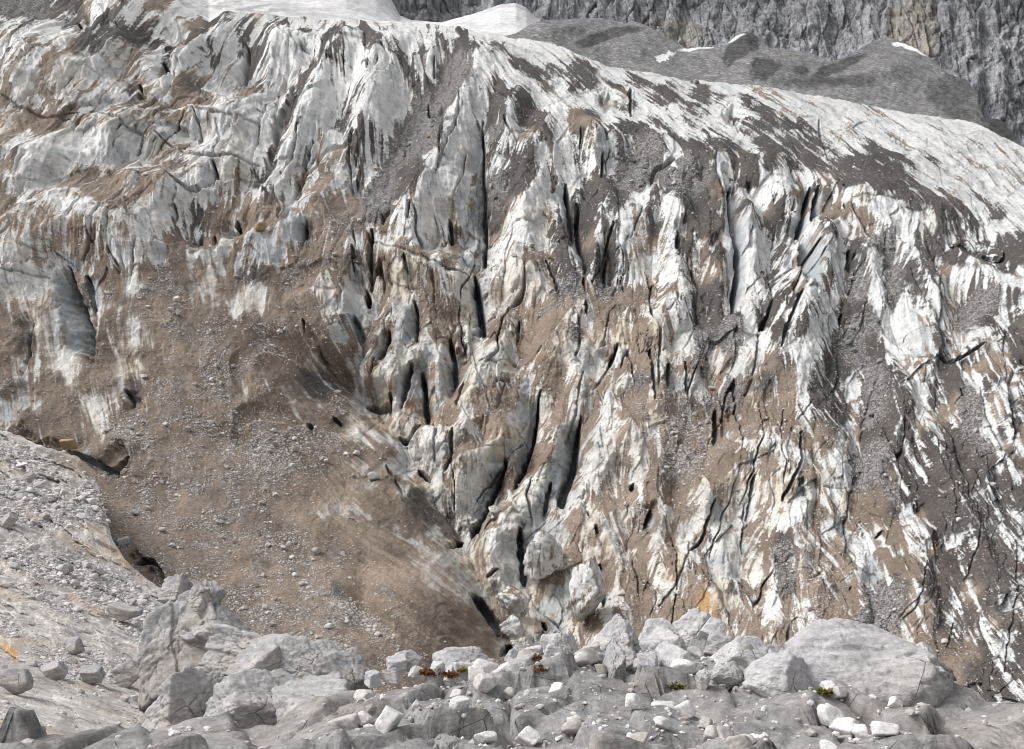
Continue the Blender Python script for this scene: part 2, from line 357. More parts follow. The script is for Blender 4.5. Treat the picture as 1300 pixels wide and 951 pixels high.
# crevasses and cracks: points, half width, depth (both in photograph pixels at the place), gently sloping wall: -1 left +1 right, its width
LINES = [
 ([(95,25),(98,36)],4,26,0,0), ([(205,78),(212,90)],3,25,0,0), ([(174,104),(180,125),(186,129)],4,26,0,0), ([(312,55),(305,78),(300,97)],5,22,0,0),
 ([(0,117),(25,134),(60,147),(90,153)],1.6,9,0,0), ([(125,143),(150,155),(165,167),(185,172)],1.6,9,0,0), ([(200,172),(240,200),(275,210),(330,213)],1.8,10,0,0),
 ([(243,145),(290,158),(330,162)],1.5,7,0,0), ([(275,215),(277,230),(272,242)],2.6,30,0,0), ([(252,150),(255,165),(250,180)],2,14,0,0), ([(278,160),(282,190),(276,214)],1.4,8,0,0),
 ([(222,235),(245,247),(262,243),(272,230),(276,215)],2.4,14,0,0), ([(300,280),(303,298)],4,34,0,0), ([(270,298),(275,313)],3.5,28,0,0), ([(222,280),(225,265)],2,15,0,0),
 ([(78,328),(90,365),(100,395),(108,425),(111,452)],(2,13),95,-1,24), ([(106,345),(113,370),(116,395)],4,14,1,12), ([(98,375),(108,415),(114,455)],(2,6),130,0,0), ([(40,408),(36,440),(27,478)],2.4,12,0,0),
 ([(0,347),(55,346)],1,5,0,0), ([(180,410),(178,440)],1,5,0,0), ([(157,494),(163,506),(161,520)],5,26,0,0),
 ([(15,552),(45,566),(75,574),(100,578),(125,590),(150,600)],5,30,0,0), ([(135,600),(148,594),(163,575)],6,40,0,0), ([(168,712),(190,712),(203,725),(206,740)],5,34,0,0),
 ([(387,283),(385,297),(381,307)],3,40,-1,8), ([(448,315),(450,329)],2.4,20,0,0), ([(472,292),(471,330),(468,362)],3.2,46,1,5), ([(462,362),(467,382)],5,52,0,0), ([(520,266),(520,290)],2.2,26,0,0),
 ([(570,273),(575,304)],3.4,32,0,0), ([(613,148),(614,215),(616,280),(617,330)],(2,4),55,-1,9), ([(602,345),(610,385),(616,422)],5,60,-1,6), ([(470,306),(505,322),(560,345),(595,350)],1.5,8,0,0),
 ([(480,345),(505,362),(530,370)],1.2,5,0,0), ([(516,333),(518,352)],2.2,16,0,0), ([(447,398),(452,412),(456,428)],8,26,0,0), ([(525,383),(530,400),(530,432)],3.4,34,-1,14),
 ([(493,418),(488,435),(478,458)],4,38,-1,10), ([(572,428),(577,470),(575,492)],4.4,44,-1,8), ([(387,410),(388,423)],2,18,0,0), ([(535,468),(538,500),(540,532)],4.5,54,1,5), ([(522,462),(514,485),(506,508)],6,42,-1,12),
 ([(462,503),(478,506),(490,503)],6,28,0,0), ([(492,493),(490,512)],3,40,0,0), ([(420,524),(432,536)],3,22,0,0), ([(390,537),(399,546)],4.5,28,0,0), ([(503,545),(515,551),(532,538)],5,42,0,0),
 ([(588,488),(580,520)],2.6,22,0,0), ([(615,533),(610,552)],1.4,8,0,0), ([(642,492),(630,522)],1.8,12,0,0), ([(577,555),(573,580),(562,602)],2.6,24,0,0), ([(528,588),(545,606)],4.5,34,0,0),
 ([(488,588),(500,608),(513,634)],2.4,16,0,0), ([(642,582),(630,615),(618,642),(606,664)],5,54,-1,10), ([(600,672),(606,660)],9,60,0,0), ([(568,692),(582,680)],5,52,0,0), ([(555,545),(550,575),(558,590)],1.6,10,0,0),
 ([(764,198),(763,230)],2.4,36,0,0), ([(828,228),(833,214),(856,204)],3.6,26,0,0), ([(800,117),(799,152)],2,26,0,0), ([(908,200),(905,224)],1.4,12,0,0), ([(934,150),(936,170)],1.6,14,0,0),
 ([(718,233),(724,280),(727,302)],(3,6),58,-1,8), ([(733,262),(735,300),(742,330),(742,348)],3.4,52,-1,6), ([(770,328),(768,354)],3,38,0,0), ([(777,288),(766,330),(750,362)],2,20,0,0), ([(694,336),(702,355),(706,374)],2.2,32,0,0),
 ([(740,358),(740,374)],2,18,0,0), ([(742,388),(743,404)],2.6,26,0,0), ([(925,243),(930,290),(936,330),(934,370),(931,398)],(3,5),64,1,9), ([(860,293),(858,319)],3.6,40,0,0), ([(791,359),(793,367)],1.8,14,0,0), ([(829,361),(828,371)],2,18,0,0),
 ([(878,342),(884,361)],3,22,0,0), ([(735,408),(735,442),(727,462)],2.6,12,0,0), ([(782,438),(776,460),(771,472)],3,38,0,0), ([(771,472),(752,502)],1.5,10,0,0), ([(658,405),(656,432)],3,20,0,0),
 ([(1029,238),(1021,275),(1014,302)],4,58,-1,10), ([(1038,240),(1034,265),(1032,277)],3.6,56,1,8), ([(1016,300),(1017,340),(1019,367)],2.8,52,1,22), ([(1015,375),(1005,395),(995,418),(984,452)],2.5,26,0,0), ([(1067,265),(1070,270)],2,20,0,0),
 ([(1080,318),(1082,342)],4,30,0,0), ([(1185,328),(1187,380),(1190,442)],1.8,16,0,0), ([(1074,394),(1070,408)],2.5,20,0,0), ([(1088,258),(1126,263)],1.4,8,0,0), ([(1206,318),(1240,318)],3,14,0,0), ([(1120,300),(1127,330),(1120,350)],1.5,10,0,0),
 ([(1150,340),(1165,380),(1190,420)],1.6,10,0,0), ([(1150,370),(1180,400),(1192,440)],1.6,10,0,0),
 ([(825,448),(827,490),(828,517)],2.4,32,0,0), ([(869,463),(871,503)],2,26,0,0), ([(847,468),(845,492)],2.4,26,0,0), ([(960,428),(955,470),(944,505)],1.7,16,0,0), ([(912,518),(910,545),(908,562)],3.8,48,0,0),
 ([(862,563),(858,579)],1.8,12,0,0), ([(687,500),(678,550),(665,590),(655,615)],(2.5,5.5),64,-1,10), ([(736,530),(731,575),(722,610),(713,642)],(3,9),64,-1,24), ([(803,614),(801,622)],3.2,34,0,0), ([(835,600),(832,628)],1.2,8,0,0),
 ([(953,608),(952,632)],2.4,20,0,0), ([(826,648),(818,672)],3.6,48,1,10), ([(954,632),(945,685)],1.7,15,0,0), ([(738,480),(732,520),(718,560)],1.6,10,0,0), ([(760,545),(765,575)],1.2,8,0,0), ([(700,610),(692,650)],4,26,0,0),
 ([(1011,558),(1008,590),(1000,615),(987,642)],2.4,28,0,0), ([(1085,598),(1078,642),(1072,703)],1.8,16,0,0), ([(1157,643),(1158,652)],4,42,0,0), ([(1184,454),(1205,463),(1242,443)],2.4,18,0,0), ([(1028,515),(1006,542)],1.3,8,0,0),
 ([(1268,428),(1270,512)],1.2,9,0,0), ([(1282,552),(1266,592)],1.2,9,0,0), ([(1219,495),(1226,505)],3,26,0,0), ([(1112,480),(1095,560)],1.6,9,0,0),
 ([(661,672),(661,700),(665,737)],6,58,1,10), ([(600,755),(612,768),(622,780),(632,800)],9,62,0,0), ([(763,716),(768,740),(766,767)],3.6,52,-1,6), ([(740,762),(738,780)],4,42,0,0), ([(689,789),(696,798)],3.4,36,0,0), ([(636,830),(648,818)],7,46,0,0),
 ([(755,671),(757,680)],2.6,32,0,0), ([(906,636),(892,680),(874,702)],2,22,0,0), ([(874,688),(868,716),(850,750),(837,772)],1.8,12,0,0), ([(946,640),(945,702)],1.5,12,0,0), ([(620,730),(632,722)],2.5,22,0,0),
 ([(1114,682),(1120,675)],2.2,22,0,0), ([(1179,690),(1188,706)],2.2,26,0,0), ([(1166,716),(1156,768),(1144,786)],1.6,13,0,0), ([(1291,686),(1281,770),(1267,855)],1.8,18,0,0), ([(1238,640),(1232,700),(1222,740)],1.6,14,0,0), ([(1210,790),(1200,822)],2,14,0,0),
 ([(350,30),(365,52),(395,70)],2,10,0,0), ([(413,32),(413,44)],1.8,16,0,0), ([(471,92),(471,102)],2.4,24,0,0), ([(551,78),(551,98)],1.6,22,0,0), ([(563,52),(564,68)],1.4,12,0,0), ([(446,160),(441,190),(442,235)],2,16,0,0), ([(370,105),(350,165),(340,210)],7,20,0,0),
 ([(350,110),(348,175)],1.4,8,0,0), ([(585,130),(575,175),(560,215)],2,14,0,0), ([(395,175),(375,230),(352,285)],2.4,14,0,0), ([(1038,155),(1042,175),(1050,205)],1.6,10,0,0), ([(985,130),(1010,150),(1030,152)],1.3,6,0,0),
]
# scarps: the surface drops by `drop` to the right of the line (walking along it) over `run` pixels
SCARPS = [
 ([(440,500),(395,470),(345,450),(312,470)],15,14), ([(290,560),(300,520),(325,505)],7,10), ([(330,535),(290,470),(310,440)],6,10), ([(440,560),(400,545),(330,535),(300,545)],8,12), ([(350,725),(300,690),(240,670)],5,10), ([(230,640),(180,620),(160,640)],5,10),
 ([(300,590),(270,570),(262,545)],3,10),
]

# crests of the ribs and bottoms of the gullies between them
CRESTS = [
 [(155,-5),(120,38),(70,75),(20,110)], [(215,-5),(245,28),(265,38)], [(300,12),(270,45),(235,75),(205,105),(180,140),(150,165)], [(320,20),(350,35),(395,62)], [(450,45),(420,75),(400,100),(380,150),(350,210),(325,265)],
 [(110,148),(160,150),(230,143),(300,158),(335,158)], [(200,172),(245,203),(330,208)], [(88,162),(60,195),(30,230)], [(0,290),(40,255),(90,243),(150,285),(210,318)], [(210,338),(265,325),(330,300),(400,272)], [(165,225),(205,240)],
 [(622,60),(600,100),(580,150),(562,200),(535,260),(500,290)], [(505,48),(482,80),(470,130)], [(550,45),(545,80)], [(690,222),(666,270),(655,342)], [(703,200),(712,260),(720,310),(735,350),(741,366)], [(760,268),(755,320),(743,364)],
 [(830,228),(812,265),(800,290),(783,315)], [(858,260),(855,310),(862,340),(870,375),(860,400),(835,420)], [(905,212),(920,250),(924,300),(926,335)], [(950,272),(943,330),(938,380),(932,440),(936,480)], [(716,124),(740,150),(765,190)], [(716,124),(690,165),(675,200)],
 [(835,158),(850,190),(872,212)], [(1036,228),(1060,255),(1100,275),(1132,297)], [(1034,238),(1026,280),(1022,310)], [(1045,290),(1044,340),(1030,358),(1003,400),(992,448)], [(1096,315),(1110,345),(1121,388)], [(1150,298),(1160,350),(1184,395)], [(1180,298),(1230,345),(1262,365),(1300,380)],
 [(1240,425),(1214,462),(1232,505),(1242,560)], [(1140,388),(1160,420),(1180,458)], [(475,312),(560,350),(608,352)], [(440,385),(427,420)], [(502,424),(487,462)], [(536,432),(522,460),(503,482)], [(560,445),(551,485)], [(525,380),(513,415)],
 [(642,425),(625,457),(605,490),(586,522)], [(700,452),(690,485),(684,500)], [(740,468),(738,515),(716,558),(708,645)], [(786,430),(777,470),(771,520),(757,570),(742,620),(732,652)], [(792,470),(786,530)], [(800,560),(815,600),(812,645)], [(834,560),(836,650),(842,700)],
 [(508,552),(545,546),(583,556)], [(638,562),(600,582),(560,602),(516,618)], [(662,672),(626,674),(592,702)], [(692,620),(672,650),(640,662)], [(940,560),(925,600),(892,640)], [(870,588),(898,620)], [(1005,598),(1001,660),(1010,702)], [(962,558),(984,604)],
 [(860,714),(886,741),(911,767)], [(1050,560),(1072,620),(1066,700)], [(1060,700),(1032,740),(1010,792)], [(1060,700),(1088,740),(1095,785)], [(1142,640),(1166,680),(1168,712),(1150,770)], [(1180,558),(1200,620),(1230,700),(1262,765)], [(1150,560),(1186,640),(1220,722),(1240,785)], [(1240,600),(1292,702)], [(1240,480),(1266,522),(1282,605)],
 [(660,120),(640,170),(630,230)], [(790,150),(770,190)], [(985,170),(960,220),(985,250)], [(890,430),(880,480)], [(830,470),(812,520)], [(910,690),(930,740),(950,790)], [(970,700),(980,760),(975,800)], [(760,660),(790,720),(770,780)], [(1120,480),(1135,540),(1110,600)],
]
GULLIES = [
 [(378,100),(350,170),(345,215),(300,300),(288,330)], [(232,48),(206,84),(186,122),(110,140)], [(0,122),(60,152),(100,167)], [(560,92),(528,140),(500,180),(476,222),(440,262)], [(248,302),(290,290),(332,290)], [(880,350),(890,420),(900,470),(910,560),(860,600),(850,680)],
 [(1075,330),(1085,400),(1100,450),(1095,560),(1085,620),(1079,700)], [(1130,330),(1127,380),(1150,440)], [(1225,380),(1220,430),(1226,520),(1236,580)], [(1100,745),(1122,800)], [(440,490),(520,600),(600,740),(640,800)], [(840,300),(835,345)], [(112,215),(60,240),(0,275)], [(230,180),(170,195),(120,215)],
 [(690,690),(670,730)], [(800,680),(790,740)], [(1210,480),(1195,545)], [(930,660),(950,700),(940,760)], [(1165,560),(1175,600)], [(1200,700),(1225,770)], [(1260,620),(1285,690)], [(700,130),(670,150)], [(800,200),(815,240)], [(880,230),(885,260)], [(960,250),(985,290),(975,340)], [(300,60),(250,100),(225,140)], [(430,130),(405,170),(370,240)],
]
# ------------------------------------------------------------------ glacier
RIM = [(-90,-75),(-40,-62),(60,-45),(170,-28),(208,-12),(235,8),(265,28),(285,14),(330,17),(395,23),(440,26),(515,28),(560,31),(640,46),(700,54),(770,84),(830,93),(865,101),(960,108),(1040,122),(1090,131),(1130,140),(1200,150),(1240,156),(1300,188),(1400,235)]
YG = rbf([(640,860,70),(640,800,76),(640,650,89),(640,480,104),(640,330,123),(640,200,150),(640,110,186),(640,50,250),
 (760,800,75),(900,900,64),(900,700,80),(900,500,99),(900,330,120),(900,200,150),(900,140,186),(900,104,245),
 (1100,900,62),(1100,700,77),(1100,500,96),(1100,330,118),(1100,220,147),(1100,160,190),(1100,132,240),
 (1330,900,58),(1330,700,68),(1330,500,84),(1330,330,106),(1330,260,132),(1330,200,190),
 (400,300,120),(420,180,146),(420,100,178),(420,26,260),(250,60,175),(280,14,235),(150,120,138),(150,30,165),(150,-30,205),(-60,0,150),(-60,120,125),(-60,-70,190),
 (0,300,100),(-60,450,86),(150,250,112),(280,290,118),(0,560,80),(110,565,82),(200,740,66),(300,820,61),(450,880,57),(580,850,66),(600,790,74),(540,690,84),(470,560,97),(440,490,104),(330,470,96),(220,600,80),(100,450,90),(-60,930,50),(200,930,52),(520,790,66),(600,930,56),
 (700,930,60)], 3)
NCg, NRg = 1240, 960
U1 = np.linspace(-70, 1370, NCg)
tt = np.linspace(0, 1, NRg)[:, None]
U0g, dUg = U1[0], U1[1] - U1[0]
rim = interp(RIM, U1)[None] + 2.2 * pn(U1 / 22, U1 * 0, 3)[None] + 1.2 * pn(U1 / 7, U1 * 0, 4)[None]
UU = np.broadcast_to(U1[None], (NRg, NCg)).astype(np.float32).copy()
VV = (945 + (rim - 945) * tt).astype(np.float32)
YY = YG(UU, VV)

# direction the ridges run in: sideways pixels per pixel downwards
DIRS = [(60,60,-.9),(150,150,-.9),(260,60,-.8),(60,260,-.6),(400,180,-.42),(330,280,-.4),(480,120,-.35),(600,250,-.08),(620,400,-.06),(540,330,-.1),(690,560,-.32),(760,540,-.25),(640,640,-.45),(800,460,-.15),(720,250,.12),(800,220,-.25),(930,300,.03),(1010,330,-.15),(900,600,-.2),(1000,640,-.15),(960,740,-.1),
 (1090,480,0.),(1090,640,.1),(1180,600,.35),(1230,760,.4),(1250,480,.3),(1290,620,.2),(1180,350,.5),(1100,220,1.3),(960,130,1.5),(1230,240,1.7),(1290,330,1.5),(1180,170,2.),(800,100,1.2),(700,75,1.2),(500,50,.6),(250,420,.1),(90,420,.12),(420,460,.8),(520,720,1.0),(560,780,.8),(330,700,.6),(150,500,.3),(480,440,-.3),(540,470,-.25)]
gx, gy = np.meshgrid(np.linspace(-80, 1380, 74), np.linspace(-90, 950, 53))
num = 0; den = 0
for (a, b, s_) in DIRS:
    w = 1 / (((gx - a) ** 2 + (gy - b) ** 2) / 2500 + .3) ** 1.6; num = num + w * s_; den = den + w
SF = num / den
def field(G, U, V):
    x = np.clip((U + 80) / 20, 0, 72.99); y = np.clip((V + 90) / 20, 0, 51.99); ix = x.astype(int); iy = y.astype(int); fx = x - ix; fy = y - iy
    return ((G[iy, ix] * (1 - fx) + G[iy, ix + 1] * fx) * (1 - fy) + (G[iy + 1, ix] * (1 - fx) + G[iy + 1, ix + 1] * fx) * fy).astype(np.float32)
S = field(SF, UU, VV)
BINS = [-.9, -.42, -.1, .25, .8, 1.7]
ang = np.arctan(S); ab = np.arctan(np.array(BINS))
Wb = []
for i, a in enumerate(ab):
    lo = ab[i - 1] if i else a - 1; hi = ab[i + 1] if i < len(ab) - 1 else a + 1
    w = np.where(ang < a, (ang - lo) / (a - lo), (hi - ang) / (hi - a)); Wb.append(np.clip(w, 0, 1).astype(np.float32))
Wb[0] = np.where(ang < ab[0], 1, Wb[0]); Wb[-1] = np.where(ang > ab[-1], 1, Wb[-1])
Wb = [ss(.12, .88, w) for w in Wb]
WX = UU + 7 * pn(UU / 60, VV / 60, 71) + 3 * pn(UU / 21, VV / 21, 72)
WY = VV + 9 * pn(UU / 60, VV / 60, 73) + 3 * pn(UU / 21, VV / 21, 74)
def along(fn):
    """blend a direction-dependent function fn(across, along) over the direction field"""
    outs = None; tot = np.zeros_like(UU)
    for s_, w in zip(BINS, Wb):
        q = 1 / math.sqrt(1 + s_ * s_); m = w > .001
        if not m.any(): continue
        a = (WX[m] - s_ * WY[m]) * q; l = (s_ * WX[m] + WY[m]) * q
        r = fn(a, l); r = r if isinstance(r, tuple) else (r,)
        if outs is None: outs = [np.zeros_like(UU) for _ in r]
        for o, x in zip(outs, r): o[m] += w[m] * x
        tot[m] += w[m]
    outs = [o / np.maximum(tot, .01) for o in outs]
    return outs[0] if len(outs) == 1 else outs

def line_field(lines):
    gu_, gv_ = np.meshgrid(np.arange(-80, 1384, 3.), np.arange(-90, 960, 3.)); d2 = np.full(gu_.shape, 1e9)
    for p in lines:
        for (x0, y0), (x1, y1) in zip(p[:-1], p[1:]):
            dx, dy = x1 - x0, y1 - y0; t = np.clip(((gu_ - x0) * dx + (gv_ - y0) * dy) / (dx * dx + dy * dy), 0, 1)
            d2 = np.minimum(d2, (gu_ - x0 - t * dx) ** 2 + (gv_ - y0 - t * dy) ** 2)
    return np.sqrt(d2)
def look(G, U, V):
    x = np.clip((U + 80) / 3, 0, G.shape[1] - 1.01); y = np.clip((V + 90) / 3, 0, G.shape[0] - 1.01); ix = x.astype(int); iy = y.astype(int); fx = x - ix; fy = y - iy
    return ((G[iy, ix] * (1 - fx) + G[iy, ix + 1] * fx) * (1 - fy) + (G[iy + 1, ix] * (1 - fx) + G[iy + 1, ix + 1] * fx) * fy).astype(np.float32)
LX = UU + 4 * fbm(UU / 38, VV / 38, 77, 3); LY = VV + 4 * fbm(UU / 38, VV / 38, 79, 3)
Dc = look(line_field(CRESTS), LX, LY); Dv = look(line_field(GULLIES + [l[0] for l in LINES if (l[1][-1] if isinstance(l[1], tuple) else l[1]) >= 3]), LX, LY)
tent = 42 * np.tanh((Dv - Dc) / 55)
ridA = along(lambda a, l: ridged(a / 85, l / 260, 101, 2))
ridB = along(lambda a, l: ridged(a / 34, l / 130, 111, 3))
ridC = along(lambda a, l: ridged(a / 12, l / 60, 121, 2))
stkA = along(lambda a, l: fbm(a / 22, l / 150, 131, 3))
stkB = 0; stkC = 0
isoA = fbm(WX / 40, WY / 40, 161, 4); isoB = fbm(UU / 9, VV / 9, 171, 3)
# on the right the meltwater streaks lean across the ridges, down to the right
lean = ss(880, 1120, UU) * ss(330, 470, VV)
ca, cl = (UU - .55 * VV) * .876, (.55 * UU + VV) * .876
lnk = fbm(ca / 13, cl / 130, 181, 4, .6); lnf = pn(ca / 4, cl / 50, 185)
stkA = stkA * (1 - .7 * lean) + lnk * .9 * lean
# faceted blocks
def facets(A, B, seed):
    def fn(a, l):
        f1, f2, c1, c2, ox, oy = voro(a / A, l / B, seed)
        return c1 - .5, (c2 - .5) * ox + (c1 - .5) * oy, ss(.11, .0, f2 - f1)
    return along(fn)
ci, fi, ei = facets(58, 105, 201)
cj, fj, ej = facets(22, 40, 211)
ck, fk, ek = facets(8.5, 15, 215)
slit = along(lambda a, l: ridged(a / 46, l / 210, 221, 1)); slit2 = along(lambda a, l: ridged(a / 19, l / 120, 231, 1))

# relief strength
smooth_lo = sample('bBR', UU, VV)
apron = np.clip(ss(560, 420, UU - .75 * (VV - 560)) * ss(330, 430, VV + .12 * UU), 0, 1)
right_up = ss(20, 70, (interp(RIM, UU) + 130 + .05 * (UU - 700)) - VV) * ss(560, 700, UU)
topleft = ss(80, 20, VV) * (UU < 640) * .4
amp = 1 - .84 * apron - .72 * right_up - topleft
amp = np.clip(amp, .12, 1) * (1 - .3 * smooth_lo) * (1 + .45 * ss(170, 60, np.hypot(UU - 560, (VV - 560) * .6)))
rimfade = ss(0, 40, VV - rim)
icy = 1 - .65 * sample('bBdg', UU, VV)
H = amp * (.92 * tent + 5 * ridA + 3.5 * ridB + 1.0 * ridC + 6 * isoA)
H += amp * (10 * ci + 15 * fi - 2 * ei * icy)
H += amp * (5 * cj + 9 * fj - 1.6 * ej * icy)
H += amp * (2.0 * ck + 3.6 * fk)
Hm = blur(H, 3)
TR = line_field([[(436,470),(462,500),(505,546),(532,592),(560,640),(592,692),(612,752),(640,805)]])
Dt = look(TR, LX, LY)
H -= 26 * np.exp(-(Dt / 17) ** 2) + 8 * np.exp(-(Dt / 45) ** 2)
slm = ss(-.15, .35, fbm(UU / 110, VV / 110, 241, 2)) * ss(.45, .8, amp)
H -= slm * (24 * ss(.93, .99, slit) + 7 * ss(.95, .995, slit2) * ss(-.1, .3, isoA))
H += amp * (.7 * along(lambda a, l: ridged(a / 5.5, l / 26, 251, 2)))
# meltwater runs down the steepest way over this relief and washes the dirt into streaks
Hf = blur(H, 4) + 0.0
fu_ = np.gradient(Hf, axis=1) / dUg; fv_ = np.gradient(Hf, axis=0) / np.gradient(VV, axis=0)
TV = np.clip(1.25 + fv_, .3, 2.5); fx_ = -np.clip(fu_, -1.4, 1.4) * TV + ((.25 + .5 * (UU < 520) + .5 * ss(470, 380, UU) * ss(300, 240, VV)) * S + 1.5 * right_up) * (1 + fu_ ** 2) + 1.0 * apron * ss(300, 480, UU) + .75 * lean * (1 + fu_ ** 2); fy_ = 1 + fu_ ** 2
fl = np.hypot(fx_, fy_); fx_ = (fx_ / fl).astype(np.float32); fy_ = (fy_ / fl).astype(np.float32)
dVcol = ((945 - rim[0]) / (NRg - 1)).astype(np.float32)
def lic(N, step, n):
    acc = N.copy(); R0, C0 = np.mgrid[0:NRg, 0:NCg].astype(np.float32)
    for sgn in (1, -1):
        r, c = R0.copy(), C0.copy()
        for k in range(n):
            ri = np.clip(r + .5, 0, NRg - 1).astype(np.int32); cI = np.clip(c + .5, 0, NCg - 1).astype(np.int32)
            r -= sgn * step * fy_[ri, cI] / dVcol[cI]; c += sgn * step * fx_[ri, cI] / dUg
            ri = np.clip(r + .5, 0, NRg - 1).astype(np.int32); cI = np.clip(c + .5, 0, NCg - 1).astype(np.int32)
            acc += N[ri, cI] * (1 - k / n)
    return acc / acc.std() * .36
stkB = .75 * lic(pn(UU / 7, VV / 7, 141) + .6 * pn(UU / 3.4, VV / 3.4, 142), 3.2, 13)
stkB = stkB + .45 * lic(pn(UU / 14, VV / 14, 143), 6, 10)
stkC = lic(pn(UU / 2.3, VV / 2.3, 151) + .5 * (rng.random(UU.shape).astype(np.float32) - .5), 1.6, 10)
# warped look-up of the cover map, stretched along the streaks
dl = 9 * stkB + 3 * stkC + 7 * isoA; da = 4.5 * isoB
MU = UU + fx_ * dl + fy_ * da; MV = VV + fy_ * dl - fx_ * da
W = {k: ss(.12, .86, sample(k, MU, MV)) for k in '.,oh' 'bBtdgsk'}
tot = sum(W.values()) + 1e-4
W = {k: v / tot for k, v in W.items()}
Wk = sample('k', UU + 4 * isoB, VV + 6 * isoB); Wsd = sample('s', UU + 4 * isoB, VV + 6 * isoB)

H += 1.1 * isoB * (.35 + amp) + .8 * stkB * amp + apron * (1.5 * ridged((VV + .25 * UU) / 46 + .8 * isoA, UU / 90, 303, 3) * 2.2 + 3.0 * ridged((UU - .5 * VV) / 70 + .6 * isoA, VV / 60, 304, 3) + 52 * np.exp(-((UU - 545 - .5 * (VV - 770)) / 75) ** 2 - ((VV - 770) / 62) ** 2) - 30 * np.exp(-((UU - 462) / 17) ** 2 - ((VV - 765) / 40) ** 2) + 12 * np.exp(-((UU - 455) / 60) ** 2 - ((VV - 655) / 40) ** 2) - 18 * np.exp(-((UU - 400 - .6 * (VV - 480)) / 34) ** 2 - ((VV - 490) / 40) ** 2) + 10 * np.exp(-((UU - 330) / 40) ** 2 - ((VV - 445) / 22) ** 2) - 9 * np.exp(-((UU - 265) / 50) ** 2 - ((VV - 560) / 22) ** 2)) + 6.0 * apron * fbm(UU / 75, VV / 60, 301, 5) + 2.2 * apron * stkB * ss(300, 480, UU)
H += right_up * (1.6 * along(lambda a, l: ridged(a / 9, l / 55, 311, 3)) + 2.5 * fbm(UU / 60, VV / 25, 321, 3))
H += W['g'] * 1.2 * isoB
H -= 15 * ss(.15, .8, Wk) + 6 * ss(.15, .85, Wsd)
lay = np.zeros_like(UU)
def curve(pts):
    p = np.array(pts, float)
    if len(p) < 3: return p
    q_ = np.concatenate([[2 * p[0] - p[1]], p, [2 * p[-1] - p[-2]]]); out = []
    for i in range(1, len(q_) - 2):
        for t in (0, .25, .5, .75):
            a, b, c, d = q_[i - 1:i + 3]; out.append(.5 * (2 * b + (c - a) * t + (2 * a - 5 * b + 4 * c - d) * t * t + (3 * b - a - 3 * c + d) * t ** 3))
    return np.array(out + [p[-1]])
def seg_dist(pts, reach):
    p = curve(pts)
    c0 = max(0, int((p[:, 0].min() - reach - U0g) / dUg)); c1 = min(NCg, int((p[:, 0].max() + reach - U0g) / dUg) + 2)
    vr = VV[:, (c0 + c1) // 2]
    rr = np.where((vr > p[:, 1].min() - reach) & (vr < p[:, 1].max() + reach))[0]
    if len(rr) == 0 or c1 <= c0: return None
    sl = (slice(rr[0], rr[-1] + 1), slice(c0, c1))
    u = UU[sl] + 1.6 * isoB[sl] + 3.0 * isoA[sl]; v = VV[sl] + 1.5 * isoA[sl]
    best = np.full(u.shape, 1e9); sg = np.zeros(u.shape); tp = np.zeros(u.shape)
    L = np.linalg.norm(np.diff(p, axis=0), axis=1); cum = np.concatenate([[0], np.cumsum(L)])
    for i in range(len(p) - 1):
        d = p[i + 1] - p[i]; t = np.clip(((u - p[i, 0]) * d[0] + (v - p[i, 1]) * d[1]) / (d @ d), 0, 1)
        ex = u - p[i, 0] - t * d[0]; ey = v - p[i, 1] - t * d[1]; r = np.hypot(ex, ey); m = r < best
        best = np.where(m, r, best); sg = np.where(m, np.sign(d[0] * ey - d[1] * ex), sg); tp = np.where(m, (cum[i] + t * L[i]) / cum[-1], tp)
    return sl, best, sg, tp           # sg > 0: to the left in the photograph when walking downwards
for (pts, drop, run) in SCARPS:
    r = seg_dist(pts, run * 3)
    if r is None: continue
    sl, d, sg, tp = r
    end = ss(0, .15, tp) * ss(1, .85, tp)
    H[sl] -= np.where(sg > 0, drop * ss(0, run * .35, d) * ss(run * 3, run, d) * end, 0)
    H[sl] += np.where(sg <= 0, drop * .25 * ss(run, 0, d) * end, 0)
deep = np.zeros_like(UU)
for (pts, w, dep, side, rw) in LINES:
    r = seg_dist(pts, 34)
    if r is None: continue
    sl, d, sg, tp = r
    w0, w1 = [.8 * x + .25 for x in (w if isinstance(w, tuple) else (w, w))]
    ww = (w0 + (w1 - w0) * tp) * (.55 + .45 * ss(0, .18, tp) * ss(1, .86, tp)) * (1 + .35 * isoB[sl])
    prof = ss(ww * 1.15, ww * .45, d)
    cut = dep * prof
    if side:
        rm = ((sg > 0) if side < 0 else (sg < 0)) * ss(0, .25, tp) * ss(1, .8, tp)
        ramp = rm * dep * (.62 if rw >= 20 else .36) * np.clip(1 - d / (rw + ww), 0, 1)
        cut = np.maximum(cut, ramp)
        deep[sl] = np.maximum(deep[sl], rm * ss(rw + ww, rw * .8, d) * .8)
    if w0 > 1.75: H[sl] += 2.0 * ss(ww * 2.6, ww * 1.2, d) * (1 - prof)
    else: lay[sl] = np.maximum(lay[sl], .5 * ss(w0 * 2.2, 0, d)); cut = cut * .6
    deep[sl] = np.maximum(deep[sl], prof * min(1, dep / 30))
    H[sl] = H[sl] - cut
H = H * rimfade + (1 - rimfade) * 1.5 * isoA

